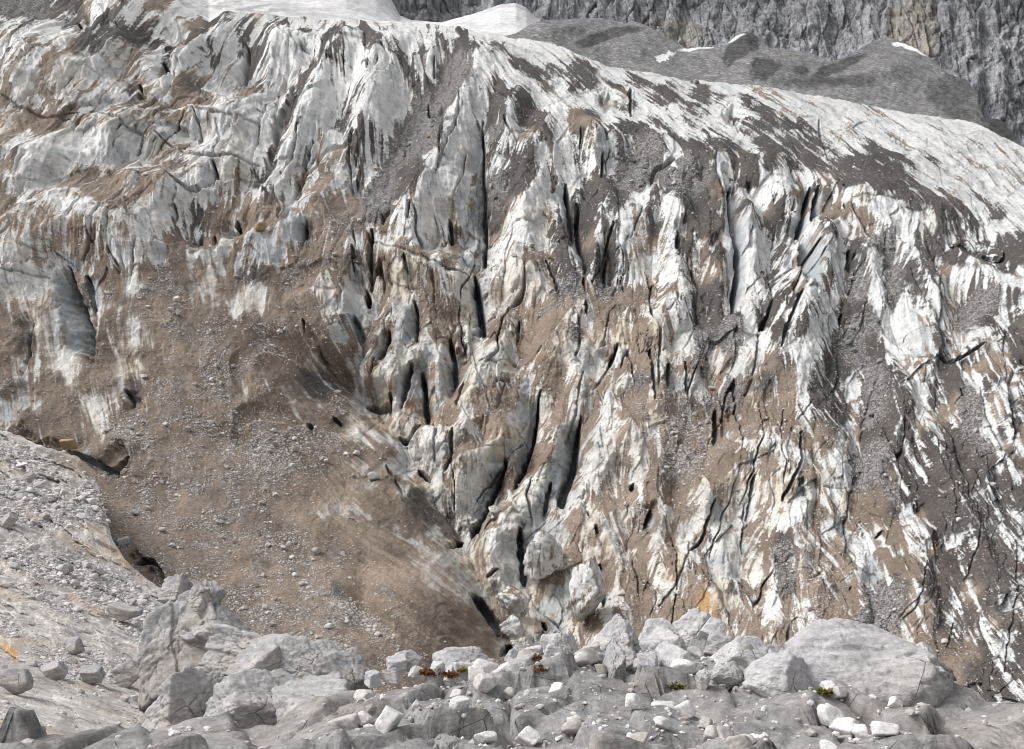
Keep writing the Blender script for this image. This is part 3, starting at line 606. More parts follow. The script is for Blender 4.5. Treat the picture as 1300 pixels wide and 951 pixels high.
# cover of dirt
lnr = along(lambda a, l: fbm(a / 8, l / 90, 345, 4, .65)) + .3 * fbm(UU / 50, VV / 20, 346, 3)
gv = np.gradient(Hm, axis=0) / np.gradient(VV, axis=0); gu = np.gradient(Hm, axis=1) / dUg
c0 = (.17 * W['.'] + .30 * W[','] + .50 * W['o'] + .50 * W['h'] + .82 * W['b'] + .97 * W['B'] + .5 * W['t'] + .80 * W['d'] + 1.0 * W['g'] + .26 * W['s'] + .38 * W['k'])
c0 = c0 + .03 * ss(380, 200, UU) * ss(330, 200, VV) * (1 - W['g']) + .06 * ss(700, 560, VV) * amp
c0 = c0 + .19 * ss(1020, 1120, UU) * ss(380, 460, VV) * (1 - W['g'])
c0 = c0 + apron * .14 * (W['b'] + W['B']) - amp * (.34 * ss(4.5, .5, Dc + 1.5 * isoB) + .10 * ss(14, 3, Dc)) * (1 - W['g']) + amp * .12 * ss(10, 0, Dv)
nse = .28 * stkA + .52 * stkB + .34 * stkC + .26 * isoA + .24 * isoB + .34 * ci + .36 * cj + .14 * ck + .20 * np.tanh(gv * 1.2) + .20 * np.tanh(gu * 1.4)
cover = ss(.16, .88, c0 - .03 * amp + .95 * nse * (1 - .5 * apron) * (1 - .4 * W['g']))
SA = {k: sample(k, UU + 10 * isoA + 5 * stkB, VV + 8 * isoA + 8 * stkB) for k in 'bBt.,odhgsk'}
ca0 = (.40 + .2 * ss(560, 620, VV)) * SA['.'] + (.52 + .2 * ss(540, 620, VV)) * SA[','] + (.66 + .14 * ss(540, 620, VV)) * SA['o'] + .92 * SA['b'] + 1.0 * SA['B'] + .6 * SA['t'] + .95 * SA['d'] + .7 * SA['h'] + 1. * SA['g'] + .5 * SA['s'] + .7 * SA['k']
low_ = ss(530, 600, VV)
cover = cover * (1 - apron) + apron * np.maximum(ss(.12, 1.0, ca0 + (.30 - .12 * low_) * stkB + .22 * isoA + .2 * isoB + .12 * stkC), .50 * low_)
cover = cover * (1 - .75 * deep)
region_dark = np.clip(ss(560, 300, VV - .35 * (UU - 700)) * .75 + ss(1020, 1120, UU) * .55 - ss(330, 150, UU - .2 * VV) * .25, 0, .9)
darkw = W['d'] + W['h'] + .55 * W['g']; brw = W['b'] + W['B'] + W['o'] + W['t'] + W[','] + W['s']
dark = np.clip(darkw / (darkw + brw + .02) * .92 + .12 * region_dark + .22 * isoA, 0, 1)
tan = np.clip(.95 * W['t'] + .5 * W[','] + .42 * W['o'] + .22 * W['s'] * (UU > 400) + .25 * isoA + .25 * stkB - .05 + .36 * ss(260, 480, VV) * ss(1060, 900, UU), 0, 1)
tan *= 1 - .8 * right_up
grav = np.clip(W['g'] * 1.1 + .5 * W['B'] * ss(-.2, .4, isoA) + .15 * W['d'], 0, 1)
crackn = np.maximum(ss(.90, .985, ridged(MU / 24 + .3 * isoB, MV / 20, 351, 2)), ss(.93, .99, ridged((MU - .5 * MV) / 34, (MV + .5 * MU) / 30, 353, 1)))
film_shade = np.clip(.42 * ss(960, 1080, UU) * ss(230, 330, VV) * (.7 + 1.2 * stkB + 1.2 * stkC) + .7 * W['s'] + .5 * W['k'] + .8 * deep + .60 * ss(.12, .75, stkB + .9 * stkC + .4 * isoA + .4 * cj) * (1 - apron) + .35 * ss(.1, .7, isoB + .6 * stkC) + right_up * .5 * ss(-.1, .45, lnr), 0, 1)  # grey film streaks, plus painted shade on wall cells and inside crevasses
lays = np.clip(lay + .8 * crackn * ss(-.2, .3, isoA + .5 * isoB) * (1 - apron) + .5 * ss(.62, .9, ridged((VV - .22 * UU) / 26 + .6 * isoA, UU / 300, 331, 2)) * (1 - apron) * (W['t'] + W[','] + W['.'] + W['o']) * .7, 0, 1)
och = np.clip(.9 * ss(30, 8, np.hypot((UU - 893) * 1.6, (VV - 772) * .8)) + .5 * ss(30, 5, np.hypot(UU - 535, (VV - 510) * .6)) + .6 * ss(14, 4, np.hypot(UU - 1176, VV - 697)), 0, 1)
tone = np.clip(.5 + (.35 + .3 * apron) * fbm(UU / 55, VV / 40, 341, 4) + .3 * isoB + .3 * stkB * (1 - apron * .5) + .45 * apron * ss(400, 480, UU) * ss(540, 600, VV) * (stkB + .4 * stkC), 0, 1)

mpp = (YY / F).astype(np.float32)
P = at(UU, VV, YY)
DV = np.array([0, -math.cos(math.radians(14)), math.sin(math.radians(14))])
P = P + (H * mpp)[..., None] * DV
# the back of the glacier: it goes on, flat and then down, behind the rim
back = [P[-1] + np.stack([0 * U1, np.full_like(U1, 6. * k), -.10 * k ** 2 + 0 * U1], -1) for k in range(1, 14)]
PG = np.concatenate([P, np.array(back)], 0)
def padr(a): return np.concatenate([a, np.repeat(a[-1:], 13, 0)], 0)
A1 = np.stack([padr(x) for x in (cover, dark, tan, grav)], -1); A2 = np.stack([padr(x) for x in (film_shade, lays, och, tone)], -1)
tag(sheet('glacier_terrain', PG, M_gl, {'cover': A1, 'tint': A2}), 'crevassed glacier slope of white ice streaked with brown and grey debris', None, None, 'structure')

def on_glacier(U, V):
    """grid index under a photograph position (before relief)"""
    c = np.clip(np.round((np.asarray(U) - U0g) / dUg).astype(int), 0, NCg - 1)
    r = np.clip(np.round((945 - np.asarray(V)) / (945 - rim[0, c]) * (NRg - 1)).astype(int), 0, NRg - 1)
    return r, c

# ------------------------------------------------------------------ snow, moraine and cliff behind
def far_sheet(name, Ua, Ub, n, top, bot, Yb, Yt, rows_, mat, relief, attrs, kind='structure', label=None, drop=(10, 6., 5.)):
    u = np.linspace(Ua, Ub, n); t = np.linspace(0, 1, rows_)[:, None]
    tp = (interp(top, u) if not callable(top) else top(u))[None]; bt = (interp(bot, u) if not callable(bot) else bot(u))[None]
    U = np.broadcast_to(u[None], (rows_, n)).copy(); V = bt + (tp - bt) * t
    Y = Yb(U, t) + (Yt(U, t) - Yb(U, t)) * t
    h = relief(U, V, t); Pm = at(U, V, Y) + (h * Y / F)[..., None] * DV
    k_, by, bz = drop
    ext = [Pm[-1] + np.stack([0 * u, 0 * u + by * k, 0 * u - bz * k], -1) for k in range(1, k_)]
    Pm2 = np.concatenate([Pm] + [e[None] for e in ext], 0) if k_ > 1 else Pm
    A = attrs(U, V, t, h); A = np.concatenate([A, np.repeat(A[-1:], max(0, k_ - 1), 0)], 0)
    return tag(sheet(name, Pm2, mat, {'rock': A}), label, None, None, kind)
def stack4(a, b, c, d): return np.stack([np.broadcast_to(x, d.shape) for x in (a, b, c, d)], -1)
def blob(U, V, u, v, a, b, soft=.5, rot=0.):
    c, s_ = math.cos(rot), math.sin(rot); x = (U - u) * c + (V - v) * s_; y = -(U - u) * s_ + (V - v) * c
    return ss(1 + soft, 1 - soft, np.hypot(x / a, y / b) + .35 * fbm(U / 14, V / 14, 5, 3))

SNOWTOP = [(100,-75),(200,-70),(440,-70),(478,-30),(497,0),(508,20),(522,26),(560,28),(600,18),(635,6),(655,4),(668,10),(680,22),(692,30),(720,50),(760,80)]
far_sheet('snow_field', 110, 760, 420, SNOWTOP, lambda u: interp(RIM, u) + 18, lambda U, t: 262 + 0 * U, lambda U, t: 330 + 30 * ss(600, 480, U), 110, M_snow,
    lambda U, V, t: 1.6 * fbm(U / 50, V / 22, 401, 4) + .7 * fbm(U / 9, V / 6, 402, 3),
    lambda U, V, t, h: stack4(np.clip(.85 * blob(U, V, 270, 2, 110, 12, .6, .12) * ss(-.2, .35, fbm(U / 22, V / 5, 403, 4)) , 0, 1), 0, 0, .5 + 0 * U), label='white snow field above the glacier rim')

MORTOP = [(640,48),(655,44),(672,34),(695,28),(740,25),(770,27),(795,34),(803,29),(815,36),(838,46),(858,55),(870,66),(892,63),(918,62),(934,49),(950,42),(963,53),(976,65),(995,66),(1030,69),(1042,79),(1060,80),(1085,70),(1102,59),(1125,48),(1140,55),(1165,72),(1185,84),(1200,98),(1225,104),(1240,124),(1248,150),(1270,152),(1300,186),(1345,215),(1400,240)]
def mor_rel(U, V, t):
    m = 4 * fbm(U / 60, V / 30, 411, 4) + 1.2 * fbm(U / 11, V / 8, 412, 3)
    for (u, v, a, b, k) in [(720,42,70,16,6),(800,62,60,32,10),(950,85,70,22,7),(1130,95,75,40,14),(945,55,22,16,8),(985,100,28,14,6)]:
        m = m + 2.2 * k * np.exp(-np.sqrt(((U - u) / a) ** 2 + ((V - v) / b) ** 2 + .02) * 1.6)
    return m
def mor_at(U, V, t, h):
    d = np.maximum.reduce([.9 * blob(U, V, 770, 52, 45, 7, .2, -.25), 1. * blob(U, V, 940, 66, 30, 13, .15, -.6), .9 * blob(U, V, 968, 93, 20, 13, .15), .9 * blob(U, V, 1060, 90, 34, 8, .2, -.35), .9 * blob(U, V, 1015, 94, 13, 6), .7 * blob(U, V, 1205, 130, 38, 16, .5, .6), .6 * blob(U, V, 1222, 115, 16, 30, .5, -.6), .8 * blob(U, V, 1060, 108, 60, 6, .6), .9 * blob(U, V, 1270, 165, 26, 12, .4, .5)])
    sn = np.maximum.reduce([blob(U + 5 * fbm(U / 7, V / 5, 417, 3), V + 3 * fbm(U / 6, V / 6, 418, 3), 843, 76, 12, 3.6, .15, -.35), blob(U, V, 900, 60, 38, 4, .2, -.22), blob(U, V, 1153, 67, 22, 3.6, .2, .42), blob(U, V, 1137, 61, 6, 4, .2)])
    return stack4(0, 0, sn, np.clip(.60 - .62 * d + .14 * fbm(U / 30, V / 14, 415, 3) + .1 * fbm(U / 6, V / 4, 416, 3), 0, 1))
far_sheet('moraine_hills', 620, 1400, 620, MORTOP, lambda u: interp(RIM, u) + 14, lambda U, t: 258 + 0 * U, lambda U, t: 258 + 1.25 * (interp(RIM, U) + 14 - interp(MORTOP, U)), 130, M_mor, mor_rel, mor_at, label='grey scree mounds behind the glacier')

def cl_rel(U, V, t):
    s_ = .35 * ss(1180, 1100, U) - .1
    a = (U + s_ * V)
    f1_, f2_, c1_, c2_, ox_, oy_ = voro((U - .12 * V + 5 * fbm(U / 40, V / 40, 441, 3)) / 13, V / 42, 442); h1_, h2_, d1_, d2_, px_, py_ = voro((U - .5 * V) / 5.5, (V + .3 * U) / 13, 443)
    slab = 6 * (c1_ - .5) + 7 * (c2_ - .5) * ox_ - 2 * ss(.12, 0, f2_ - f1_) + 2.2 * (d1_ - .5) + 2.4 * (d2_ - .5) * px_
    return slab + 9 * ridged(a / 70, V / 260, 421, 3) + 2 * ridged((a + 8 * fbm(U / 30, V / 30, 425, 3)) / 24, V / 40, 422, 3) + 2.5 * ridged((V + .7 * U + 8 * fbm(U / 40, V / 40, 429, 3)) / 26, U / 60, 428, 3) * ss(0, 50, V) + 1.0 * ridged((U - .8 * V + 6 * fbm(U / 20, V / 20, 427, 3)) / 9, V / 20, 423, 3) + 6 * fbm(U / 50, V / 40, 424, 5, .5)
def cl_at(U, V, t, h):
    warm = np.maximum.reduce([.95 * blob(U, V, 1155, 42, 30, 44, .25), .7 * blob(U, V, 862, 48, 26, 20, .5), .4 * blob(U, V, 830, 40, 30, 14)])
    warm = warm * (1 - .8 * np.maximum.reduce([ss(2.2, .6, np.abs(U - 1150 + .25 * (V - 40))), ss(2.2, .6, np.abs(U - 1168 + .12 * (V - 40))), ss(2, .6, np.abs(U - 1138 + .3 * (V - 40)))]))
    pale = np.clip(.8 * ss(20, 70, V) * ss(1150, 1050, U) + .75 * ss(1180, 1220, U) * ss(10, 60, V) + .25, 0, 1)
    f1_, f2_, c1_, c2_, ox_, oy_ = voro((U - .12 * V + 5 * fbm(U / 40, V / 40, 441, 3)) / 13, V / 42, 442); h1_, h2_, d1_, d2_, px_, py_ = voro((U - .5 * V) / 5.5, (V + .3 * U) / 13, 443)
    tn = .52 + .16 * (c1_ - .5) + .26 * (d1_ - .5) + .2 * fbm(U / 3, V / 22, 444, 3) + .3 * fbm(U / 40, V / 30, 431, 4) - .12 * ss(60, 0, V) * (U > 900) + .13 * ss(.0, .6, fbm((U - .5 * V) / 16, V / 60, 433, 3)) - .18 * (U < 560)
    return stack4(warm, pale, 0, np.clip(tn, 0, 1))
far_sheet('rock_wall_terrain', 420, 1480, 1000, lambda u: -150 + 0 * u, lambda u: interp(MORTOP, np.clip(u, 655, 1400)) + 46, lambda U, t: 385 + 22 * np.cos((U - 760) / 190) - .04 * np.abs(U - 1130) + 0 * t, lambda U, t: 445 + 30 * np.cos((U - 760) / 190) - .05 * np.abs(U - 1130), 330, M_cliff, cl_rel, cl_at, label='grey limestone rock wall rising behind the moraine', drop=(1, 0, 0))

# ------------------------------------------------------------------ bedrock bank on the left
BANKTOP = [(-130,540),(-60,541),(0,546),(15,549),(45,563),(100,580),(122,600),(132,645),(142,684),(160,712),(190,738),(212,752),(270,800),(340,860)]
YB = rbf([(-120,545,72),(0,548,73),(60,575,71),(125,620,66),(160,712,58),(200,742,55),(0,700,50),(100,700,53),(100,790,40),(0,790,37),(190,800,44),(0,861,27),(100,861,30),(200,861,36),(-120,700,44),(-120,861,23),(0,960,15),(200,960,21),(330,960,25),(330,870,38)], 3)
nb, rb = 420, 430
ub = np.linspace(-130, 340, nb); tb = np.linspace(0, 1, rb)[:, None]
vt = interp(BANKTOP, ub)[None] + 2.5 * pn(ub / 11, ub * 0, 501)[None]
Ub = np.broadcast_to(ub[None], (rb, nb)).copy(); Vb = 965 + (vt - 965) * tb
Yb = YB(Ub, Vb)
ca, cl = (Vb - .62 * Ub) * .85, (Ub + .62 * Vb) * .85        # slabs dip down to the right
scree = np.maximum.reduce([blob(Ub, Vb, 140, 752, 75, 24, .4, .55), blob(Ub, Vb, 60, 722, 60, 15, .4, .3), blob(Ub, Vb, 40, 640, 60, 26, .5, .2), .8 * blob(Ub, Vb, 110, 845, 60, 16, .5, .2), blob(Ub, Vb, 70, 765, 40, 8, .5, .5), blob(Ub, Vb, 120, 640, 34, 18, .6, .5), blob(Ub, Vb, 30, 585, 40, 12, .6, .3), .7 * blob(Ub, Vb, 15, 800, 20, 8, .5, .5), blob(Ub, Vb, 175, 800, 26, 10, .5, .9)])
orange = np.maximum.reduce([.75 * blob(Ub, Vb, 150, 700, 34, 10, .6, .85) * ss(-.1, .4, fbm(ca / 5, cl / 30, 503, 3)), .9 * blob(Ub, Vb, 18, 828, 14, 8, .4, .7), .8 * blob(Ub, Vb, 35, 652, 20, 3, .5, .6), .35 * blob(Ub, Vb, 110, 765, 30, 6, .6, .5)])
soil = np.maximum.reduce([.8 * blob(Ub, Vb, 120, 600, 34, 10, .6, .5), .6 * blob(Ub, Vb, 95, 590, 40, 8, .6, .4), .5 * blob(Ub, Vb, 180, 728, 14, 10), .5 * blob(Ub, Vb, 72, 740, 30, 6)])
wa, wc = ca + 22 * fbm(Ub / 70, Vb / 60, 505, 4, .55), cl + 12 * fbm(Ub / 50, Vb / 50, 518, 3)
step = wa / 24 + .5 * fbm(wc / 70, wa / 90, 506, 3); st_ = step - np.floor(step)
Hb = 11 * (ss(0, .9, st_) - st_ * .3) + 22 * fbm(Ub / 45, Vb / 45, 507, 6, .58) + 4 * ridged(wa / 14, wc / 50, 508, 4)
b1, b2, bi, bj, bx, by = voro(wc / 46 + .4 * fbm(Ub / 30, Vb / 30, 516, 3), wa / 22, 509)
Hb += (9 * (bi - .5) + 10 * ((bj - .5) * bx + (bi - .5) * by) - 1 * ss(.1, 0, b2 - b1)) * (1 - .7 * scree)
s1, s2, si, sj, sx, sy = voro(Ub / 5.5, Vb / 4.2, 510)
Hb += scree * (2.4 * si * ss(.0, .35, s2 - s1) - 2) + .8 * fbm(Ub / 6, Vb / 6, 511, 3)
Pb = at(Ub, Vb, Yb) + (Hb * ss(0, 8, Vb - vt) * Yb / F)[..., None] * DV
lip = [Pb[-1] + np.stack([0 * ub, 0 * ub + .25 * k, 0 * ub - .55 * k], -1) for k in range(1, 12)]
Pb2 = np.concatenate([Pb, np.array(lip)], 0)
tnb = np.clip(.58 + .42 * fbm(wa / 14, wc / 40, 512, 5, .6) + .2 * fbm(Ub / 5, Vb / 4, 517, 3) + .25 * (bi - .5) * (1 - scree) + .1 * scree, 0, 1)
Ab = np.stack([scree, orange, soil, tnb], -1); Ab = np.concatenate([Ab, np.repeat(Ab[-1:], 11, 0)], 0)
tag(sheet('bedrock_ground', Pb2, M_bank, {'bank': Ab}), 'pale limestone slabs and scree beside the glacier edge', None, None, 'structure')

# ------------------------------------------------------------------ rocks
bpy.ops.mesh.primitive_ico_sphere_add  # (geometry below is built from numpy)
def ico(sub):
    import bmesh
    bm = bmesh.new(); bmesh.ops.create_icosphere(bm, subdivisions=sub, radius=1.0)
    bm.verts.ensure_lookup_table()
    V = np.array([v.co[:] for v in bm.verts]); Fc = np.array([[v.index for v in f.verts] for f in bm.faces]); bm.free(); return V, Fc
ICO = {k: ico(k) for k in (1, 2, 3, 4, 5, 6)}
def n3(p, s, seed):
    """cheap 3-D noise from three planes"""
    return (pn(p[:, 0] * s + 11.3, p[:, 1] * s + 1.7 * p[:, 2] * s, seed) + pn(p[:, 1] * s + 3.1, p[:, 2] * s - .6 * p[:, 0] * s, seed + 1) + pn(p[:, 2] * s + 7.7, p[:, 0] * s + .9 * p[:, 1] * s, seed + 2)) / 1.7
def rock_verts(sub, seed, planes=14, sharp=14, rough=.05, boxy=0., strata=0.):
    r = np.random.default_rng(seed); D, Fc = ICO[sub]
    N = r.normal(size=(planes, 3)); N /= np.linalg.norm(N, axis=1)[:, None]
    if boxy > 0:
        Q, _ = np.linalg.qr(r.normal(size=(3, 3))); B = np.concatenate([Q, -Q]); B += r.normal(size=B.shape) * .12; B /= np.linalg.norm(B, axis=1)[:, None]; N = np.concatenate([B, N[:max(2, planes - 6)]])
    d = r.uniform(.62, 1.0, len(N)); d[:6] = d[:6] * (.92 if boxy else 1)
    k = np.maximum(D @ N.T, .05) / d[None]
    rad = 1 / np.power(np.power(k, sharp).sum(1), 1 / sharp)
    rad = np.minimum(rad, 1.35)
    V = D * rad[:, None]
    disp = rough * (1.2 * n3(V, 1.6, seed % 997) + .7 * n3(V, 3.7, seed % 991 + 50) + .4 * n3(V, 8.5, seed % 983 + 90) + (.22 * n3(V, 19, seed % 977 + 130) if sub >= 5 else 0))
    rd = 1 - 2 * np.abs(n3(V, 2.3, seed % 971 + 170)); disp -= rough * .8 * ss(.86, 1., rd)
    if sub >= 5: 
        ax = np.array([.35, .3, .9]) + r.normal(size=3) * .25; ax /= np.linalg.norm(ax)
        lv = (V @ ax) * 5.5 + .5 * n3(V, 1.4, seed % 967 + 210); fr = lv - np.floor(lv); lj = hsh(np.floor(lv).astype(np.int32), np.floor(lv).astype(np.int32) * 0 + 3, seed % 953)
        disp += (strata + .012) * (lj - .5) * 2 - (strata * .9 + .012) * ss(.12, 0, np.minimum(fr, 1 - fr)) * ss(-.2, .3, n3(V, 2.0, seed % 947 + 250))
    V = V * (1 + disp[:, None])
    mn, mx = V.min(0), V.max(0); V = (V - (mn + mx) / 2) / ((mx - mn) / 2)      # unit box -1..1
    return V, Fc
def placed_rock(name, U0_, V0_, U1_, V1_, Y, mat, seed, sub=5, depth=.9, planes=14, sharp=14, rough=.05, boxy=0., tilt=0., parent=None, strata=0.):
    c = at((U0_ + U1_) / 2, (V0_ + V1_) / 2, Y); w = (U1_ - U0_) * Y / F / 2; h = (V1_ - V0_) * Y / F / 2 / cp
    V, Fc = rock_verts(sub, seed, planes, sharp, rough, boxy, strata)
    V = V * np.array([w, max(w, h) * depth, h])
    if tilt:
        a = math.radians(tilt); V = V @ np.array([[math.cos(a), 0, -math.sin(a)], [0, 1, 0], [math.sin(a), 0, math.cos(a)]])
        ex = np.abs(V).max(0); V = V * np.array([w / ex[0], 1, h / ex[2]])
    o = mesh_from(name, V, Fc, mat, True)
    o.location = c
    if parent: o.parent = parent; o.location = [c[i] - parent.location[i] for i in range(3)]
    return o

# the ledge the eye stands on
ne, re_ = 420, 190
xe = np.linspace(-9, 9, ne)
edge = interp([(-9,6.9),(-4.2,7.3),(-3.6,8.5),(-1.2,9.7),(-.7,9.9),(.2,11.5),(2.2,11.8),(3.6,10.6),(4.3,8.7),(4.9,7.6),(9,7.2)], xe) + .35 * pn(xe / .7, xe * 0, 601) + .15 * pn(xe / .2, xe * 0, 602)
te = np.linspace(0, 1, re_)[:, None]
Xe = np.broadcast_to(xe[None], (re_, ne)).copy(); Ye = 1.2 + (edge[None] - 1.2) * te
Ze = -2.0 + .0 * Ye + .09 * fbm(Xe / 1.6, Ye / 1.6, 603, 4)
v1, v2, vi, vj, vx, vy = voro(Xe / .55, Ye / .7, 604)
Ze += .20 * (vi - .5) + .42 * ((vj - .5) * vx + (vi - .5) * vy) - .06 * ss(.12, 0, v2 - v1) + .03 * fbm(Xe / .2, Ye / .2, 605, 4)
Ze += .15 * ss(8.3, 9.8, Ye) * ss(-2.0, -1.2, Xe) * ss(4.6, 3.6, Xe)
Ze = np.where(te > .985, Ze - .12, Ze)
Pe = np.stack([Xe, Ye, Ze], -1)
fall = [Pe[-1] + np.stack([0 * xe + .12 * pn(xe / .5, xe * 0 + k * .5, 607), 0 * xe + .12 * k + .15 * pn(xe / .4, xe * 0 + k * .7, 606), 0 * xe - .35 * k], -1) for k in range(1, 16)]
Pe2 = np.concatenate([Pe, np.array(fall)], 0)
tag(sheet('rock_ledge_ground', Pe2, M_ledge), 'stony limestone ledge at the near edge', None, None, 'structure')
def ledge_z(x, y):
    c = int(np.clip(round((x + 9) / 18 * (ne - 1)), 0, ne - 1)); r = int(np.clip(round((y - 1.2) / (edge[c] - 1.2) * (re_ - 1)), 0, re_ - 3)); return float(Ze[r, c]), y < edge[c] - .05

# fractured outcrop, lower left: one thing, its joint-bounded blocks are its parts
oc = bpy.data.objects.new('rock_outcrop', None); C.objects.link(oc); oc.location = at(300, 900, 11.5)
tag(oc, 'fractured grey limestone outcrop of jointed blocks standing in front of the brown debris slope', 'rock outcrop')
for i, (a, b, c, d, Y, dp, pl, bx_, tl) in enumerate([
    (184,738,300,905,12.6,.8,9,1,14), (205,728,240,776,12.7,1.1,7,1,-10), (236,735,284,792,12.4,1.0,8,1,12), (222,768,334,852,12.2,.9,9,1,22), (250,788,374,872,11.9,.8,8,1,20), (290,804,412,896,11.5,.8,8,1,16),
    (345,806,436,892,11.3,.8,8,1,12), (392,822,480,905,11.1,.9,9,1,20), (182,842,292,962,11.2,.9,9,1,6), (258,850,384,962,10.8,.8,8,1,12), (340,862,474,962,10.5,.8,8,1,10)]):
    placed_rock('rock_block', a, b, c, d, Y, M_outc, 9100 + i * 7, 6, dp, pl, 26, .07, bx_, tl, oc, .03)

# boulders on the ledge: box in photograph pixels, distance, label
BOUL = [
 (546,817,642,868,10.6,'long pale boulder with a knobbly rounded back above the yellow flowers',12,12,.05,0,14),
 (620,828,706,885,10.0,'smooth white rounded boulder just right of the long knobbly one',10,10,.035,0,6),
 (544,841,566,860,10.0,'small blue-grey angular block beside the brown block',9,20,.04,1,0),
 (563,844,581,862,9.9,'small brown-grey block left of the yellow flowers',9,20,.05,1,8),
 (686,802,738,850,11.2,'white pyramid shaped boulder with a sharp peak',6,18,.04,0,-6),
 (742,780,812,858,11.3,'tall pale boulder with a rounded top at left of the boulder pile',9,14,.05,0,10),
 (760,814,800,872,10.2,'pale slab boulder leaning below the tall rounded one',8,16,.05,1,18),
 (806,786,862,838,11.6,'grey rock shoulder at the back of the boulder pile, left half',9,14,.05,0,-6),
 (848,770,912,830,11.8,'highest rock at the back of the boulder pile, broad pale top',9,13,.05,0,10),
 (812,800,874,842,10.9,'square edged boulder with a flat light top and shaded front face',8,24,.03,1,4),
 (834,812,908,874,10.3,'large smooth grey boulder in the middle of the boulder pile',9,12,.03,0,-8),
 (806,832,850,878,10.0,'angular pale boulder leaning on the large smooth grey boulder',7,18,.04,1,-20),
 (884,785,922,808,11.3,'small flat topped block resting on the back of the pile',8,22,.03,1,0),
 (892,802,934,824,11.0,'grey block tucked under the small flat topped block',8,20,.03,1,-4),
 (900,808,978,846,10.5,'wide blocky grey boulder right of the dark gap',9,18,.03,1,6),
 (898,838,952,874,9.8,'flat low pale boulder in front of the wide blocky one',9,14,.05,0,6),
 (884,848,902,866,9.6,'small rounded white stone in front of the pile',10,12,.05,0,0),
 (936,830,1036,892,9.7,'broad grey boulder just left of the big cracked dome',9,14,.03,0,8),
 (972,816,1024,850,10.4,'pale grey boulder behind the broad grey one',9,14,.04,0,10),
 (1010,834,1062,880,9.9,'tan-grey boulder wedged under the left side of the big dome',9,14,.04,0,14),
 (1150,818,1206,880,9.7,'lumpy pale boulder at the right foot of the big dome',10,12,.06,0,20),
]
for i, (a, b, c, d, Y, lab, pl, shp, rgh, bx_, tl) in enumerate(BOUL):
    tag(placed_rock('boulder', a, b, c, d + 8 + .35 * (d - b), Y, M_boul, 7000 + i * 13, 6, .95, pl, max(shp, 20), rgh * 1.45, bx_, tl, None, .008), lab, 'boulder', 'boulders on the near ledge')

for k in range(26):        # blocks filling the pile
    u = random.choice([random.uniform(640, 840), random.uniform(840, 1000), random.uniform(470, 660)]); w_ = random.uniform(16, 40); v = random.uniform(828, 866) + (8 if u < 640 else 0); Y = 10.9 - (v - 828) * .03
    tag(placed_rock('boulder', u - w_ / 2, v - w_ * .42, u + w_ / 2, v + w_ * .42, Y, M_boul, 7700 + k, 5, 1., 8, 22, .05, k % 3 > 0, random.uniform(-25, 25)), 'small pale block filling gaps in the boulder pile on the near ledge', 'boulder', 'small blocks filling the boulder pile')

# the big dome with its long crack
V, Fc = rock_verts(6, 4243, 9, 7, .055)
Y = 9.9; cdm = at(1102, 872, Y); wd, hd = 216 * Y / F / 2, 178 * Y / F / 2
tops = np.interp(V[:, 0], np.linspace(-1, 1, 13), [.26, .54, .76, .93, 1.0, .97, .90, .81, .71, .60, .47, .30, .0])
zt = np.abs(V[:, 2]) ** .8
V[:, 2] = np.where(V[:, 2] > 0, tops * np.clip(zt / np.clip(1.0 - .85 * V[:, 0] ** 2, .16, 1), 0, 1.0), V[:, 2])
crk = V[:, 2] - (.58 - .12 * (V[:, 0] + .3) - .26 * V[:, 0] ** 2) + .03 * n3(V, 3, 77)
V = V * (1 - .05 * ss(.05, 0, np.abs(crk)) * ss(.45, .1, V[:, 0]))[:, None]
V[:, 1] -= np.where(crk > 0, -.06, .0)
und = V[:, 2] < .05 - .25 * V[:, 0]; V = V * np.where(und, 1 - .16 * ss(0, .5, .05 - .25 * V[:, 0] - V[:, 2]), 1)[:, None]
dm = mesh_from('boulder', V * np.array([wd, wd * .85, hd]), Fc, M_boul); dm.location = cdm
tag(dm, 'biggest pale dome shaped boulder with a long crack across its top', 'boulder', 'boulders on the near ledge')

# ------------------------------------------------------------------ stones
shapes = [rock_verts(4, 5000 + i, 9, 30, .05, 1 if i % 2 else 0) for i in range(8)]
shape_me = []
for i, (v, f) in enumerate(shapes):
    o = mesh_from('stone', v * .5, f, None, True); shape_me.append(o.data); bpy.data.objects.remove(o)
def stone_copy(me, mat):
    m = me.copy(); m.materials.clear(); m.materials.append(mat); return m
pale_me = [stone_copy(m, M_stone) for m in shape_me]; grey_me = [stone_copy(m, M_grey) for m in shape_me]
def put_stone(me, p, size, label, group, cat='stone', name='stone', flat=.75, sink=.12):
    o = bpy.data.objects.new(name, me); C.objects.link(o)
    o.location = (p[0], p[1], p[2] + size * flat * (.5 - sink)); o.scale = (size * random.uniform(.85, 1.25), size * random.uniform(.8, 1.1), size * flat * random.uniform(.85, 1.15))
    o.rotation_euler = (random.uniform(-.25, .25), random.uniform(-.25, .25), random.uniform(0, 6.28))
    return tag(o, label, cat, group)
def bulk(name, pos, sizes, mat, label, seed):
    r = np.random.default_rng(seed); V0_, F0_ = ICO[1]; n = len(pos); nv = len(V0_)
    rad = r.uniform(.62, 1.1, (n, nv)); sc = r.uniform(.7, 1.25, (n, 3)) * np.array([1, 1, .75]); a = r.uniform(0, 6.28, n)
    Q = V0_[None] * rad[..., None] * sc[:, None]
    ca_, sa_ = np.cos(a)[:, None], np.sin(a)[:, None]
    Q = np.stack([Q[..., 0] * ca_ - Q[..., 1] * sa_, Q[..., 0] * sa_ + Q[..., 1] * ca_, Q[..., 2]], -1) * (sizes * .5)[:, None, None] + pos[:, None]
    Fa = (F0_[None] + (np.arange(n) * nv)[:, None, None]).reshape(-1, 3)
    return tag(mesh_from(name, Q.reshape(-1, 3), Fa, mat, False), label, None, None, 'stuff')

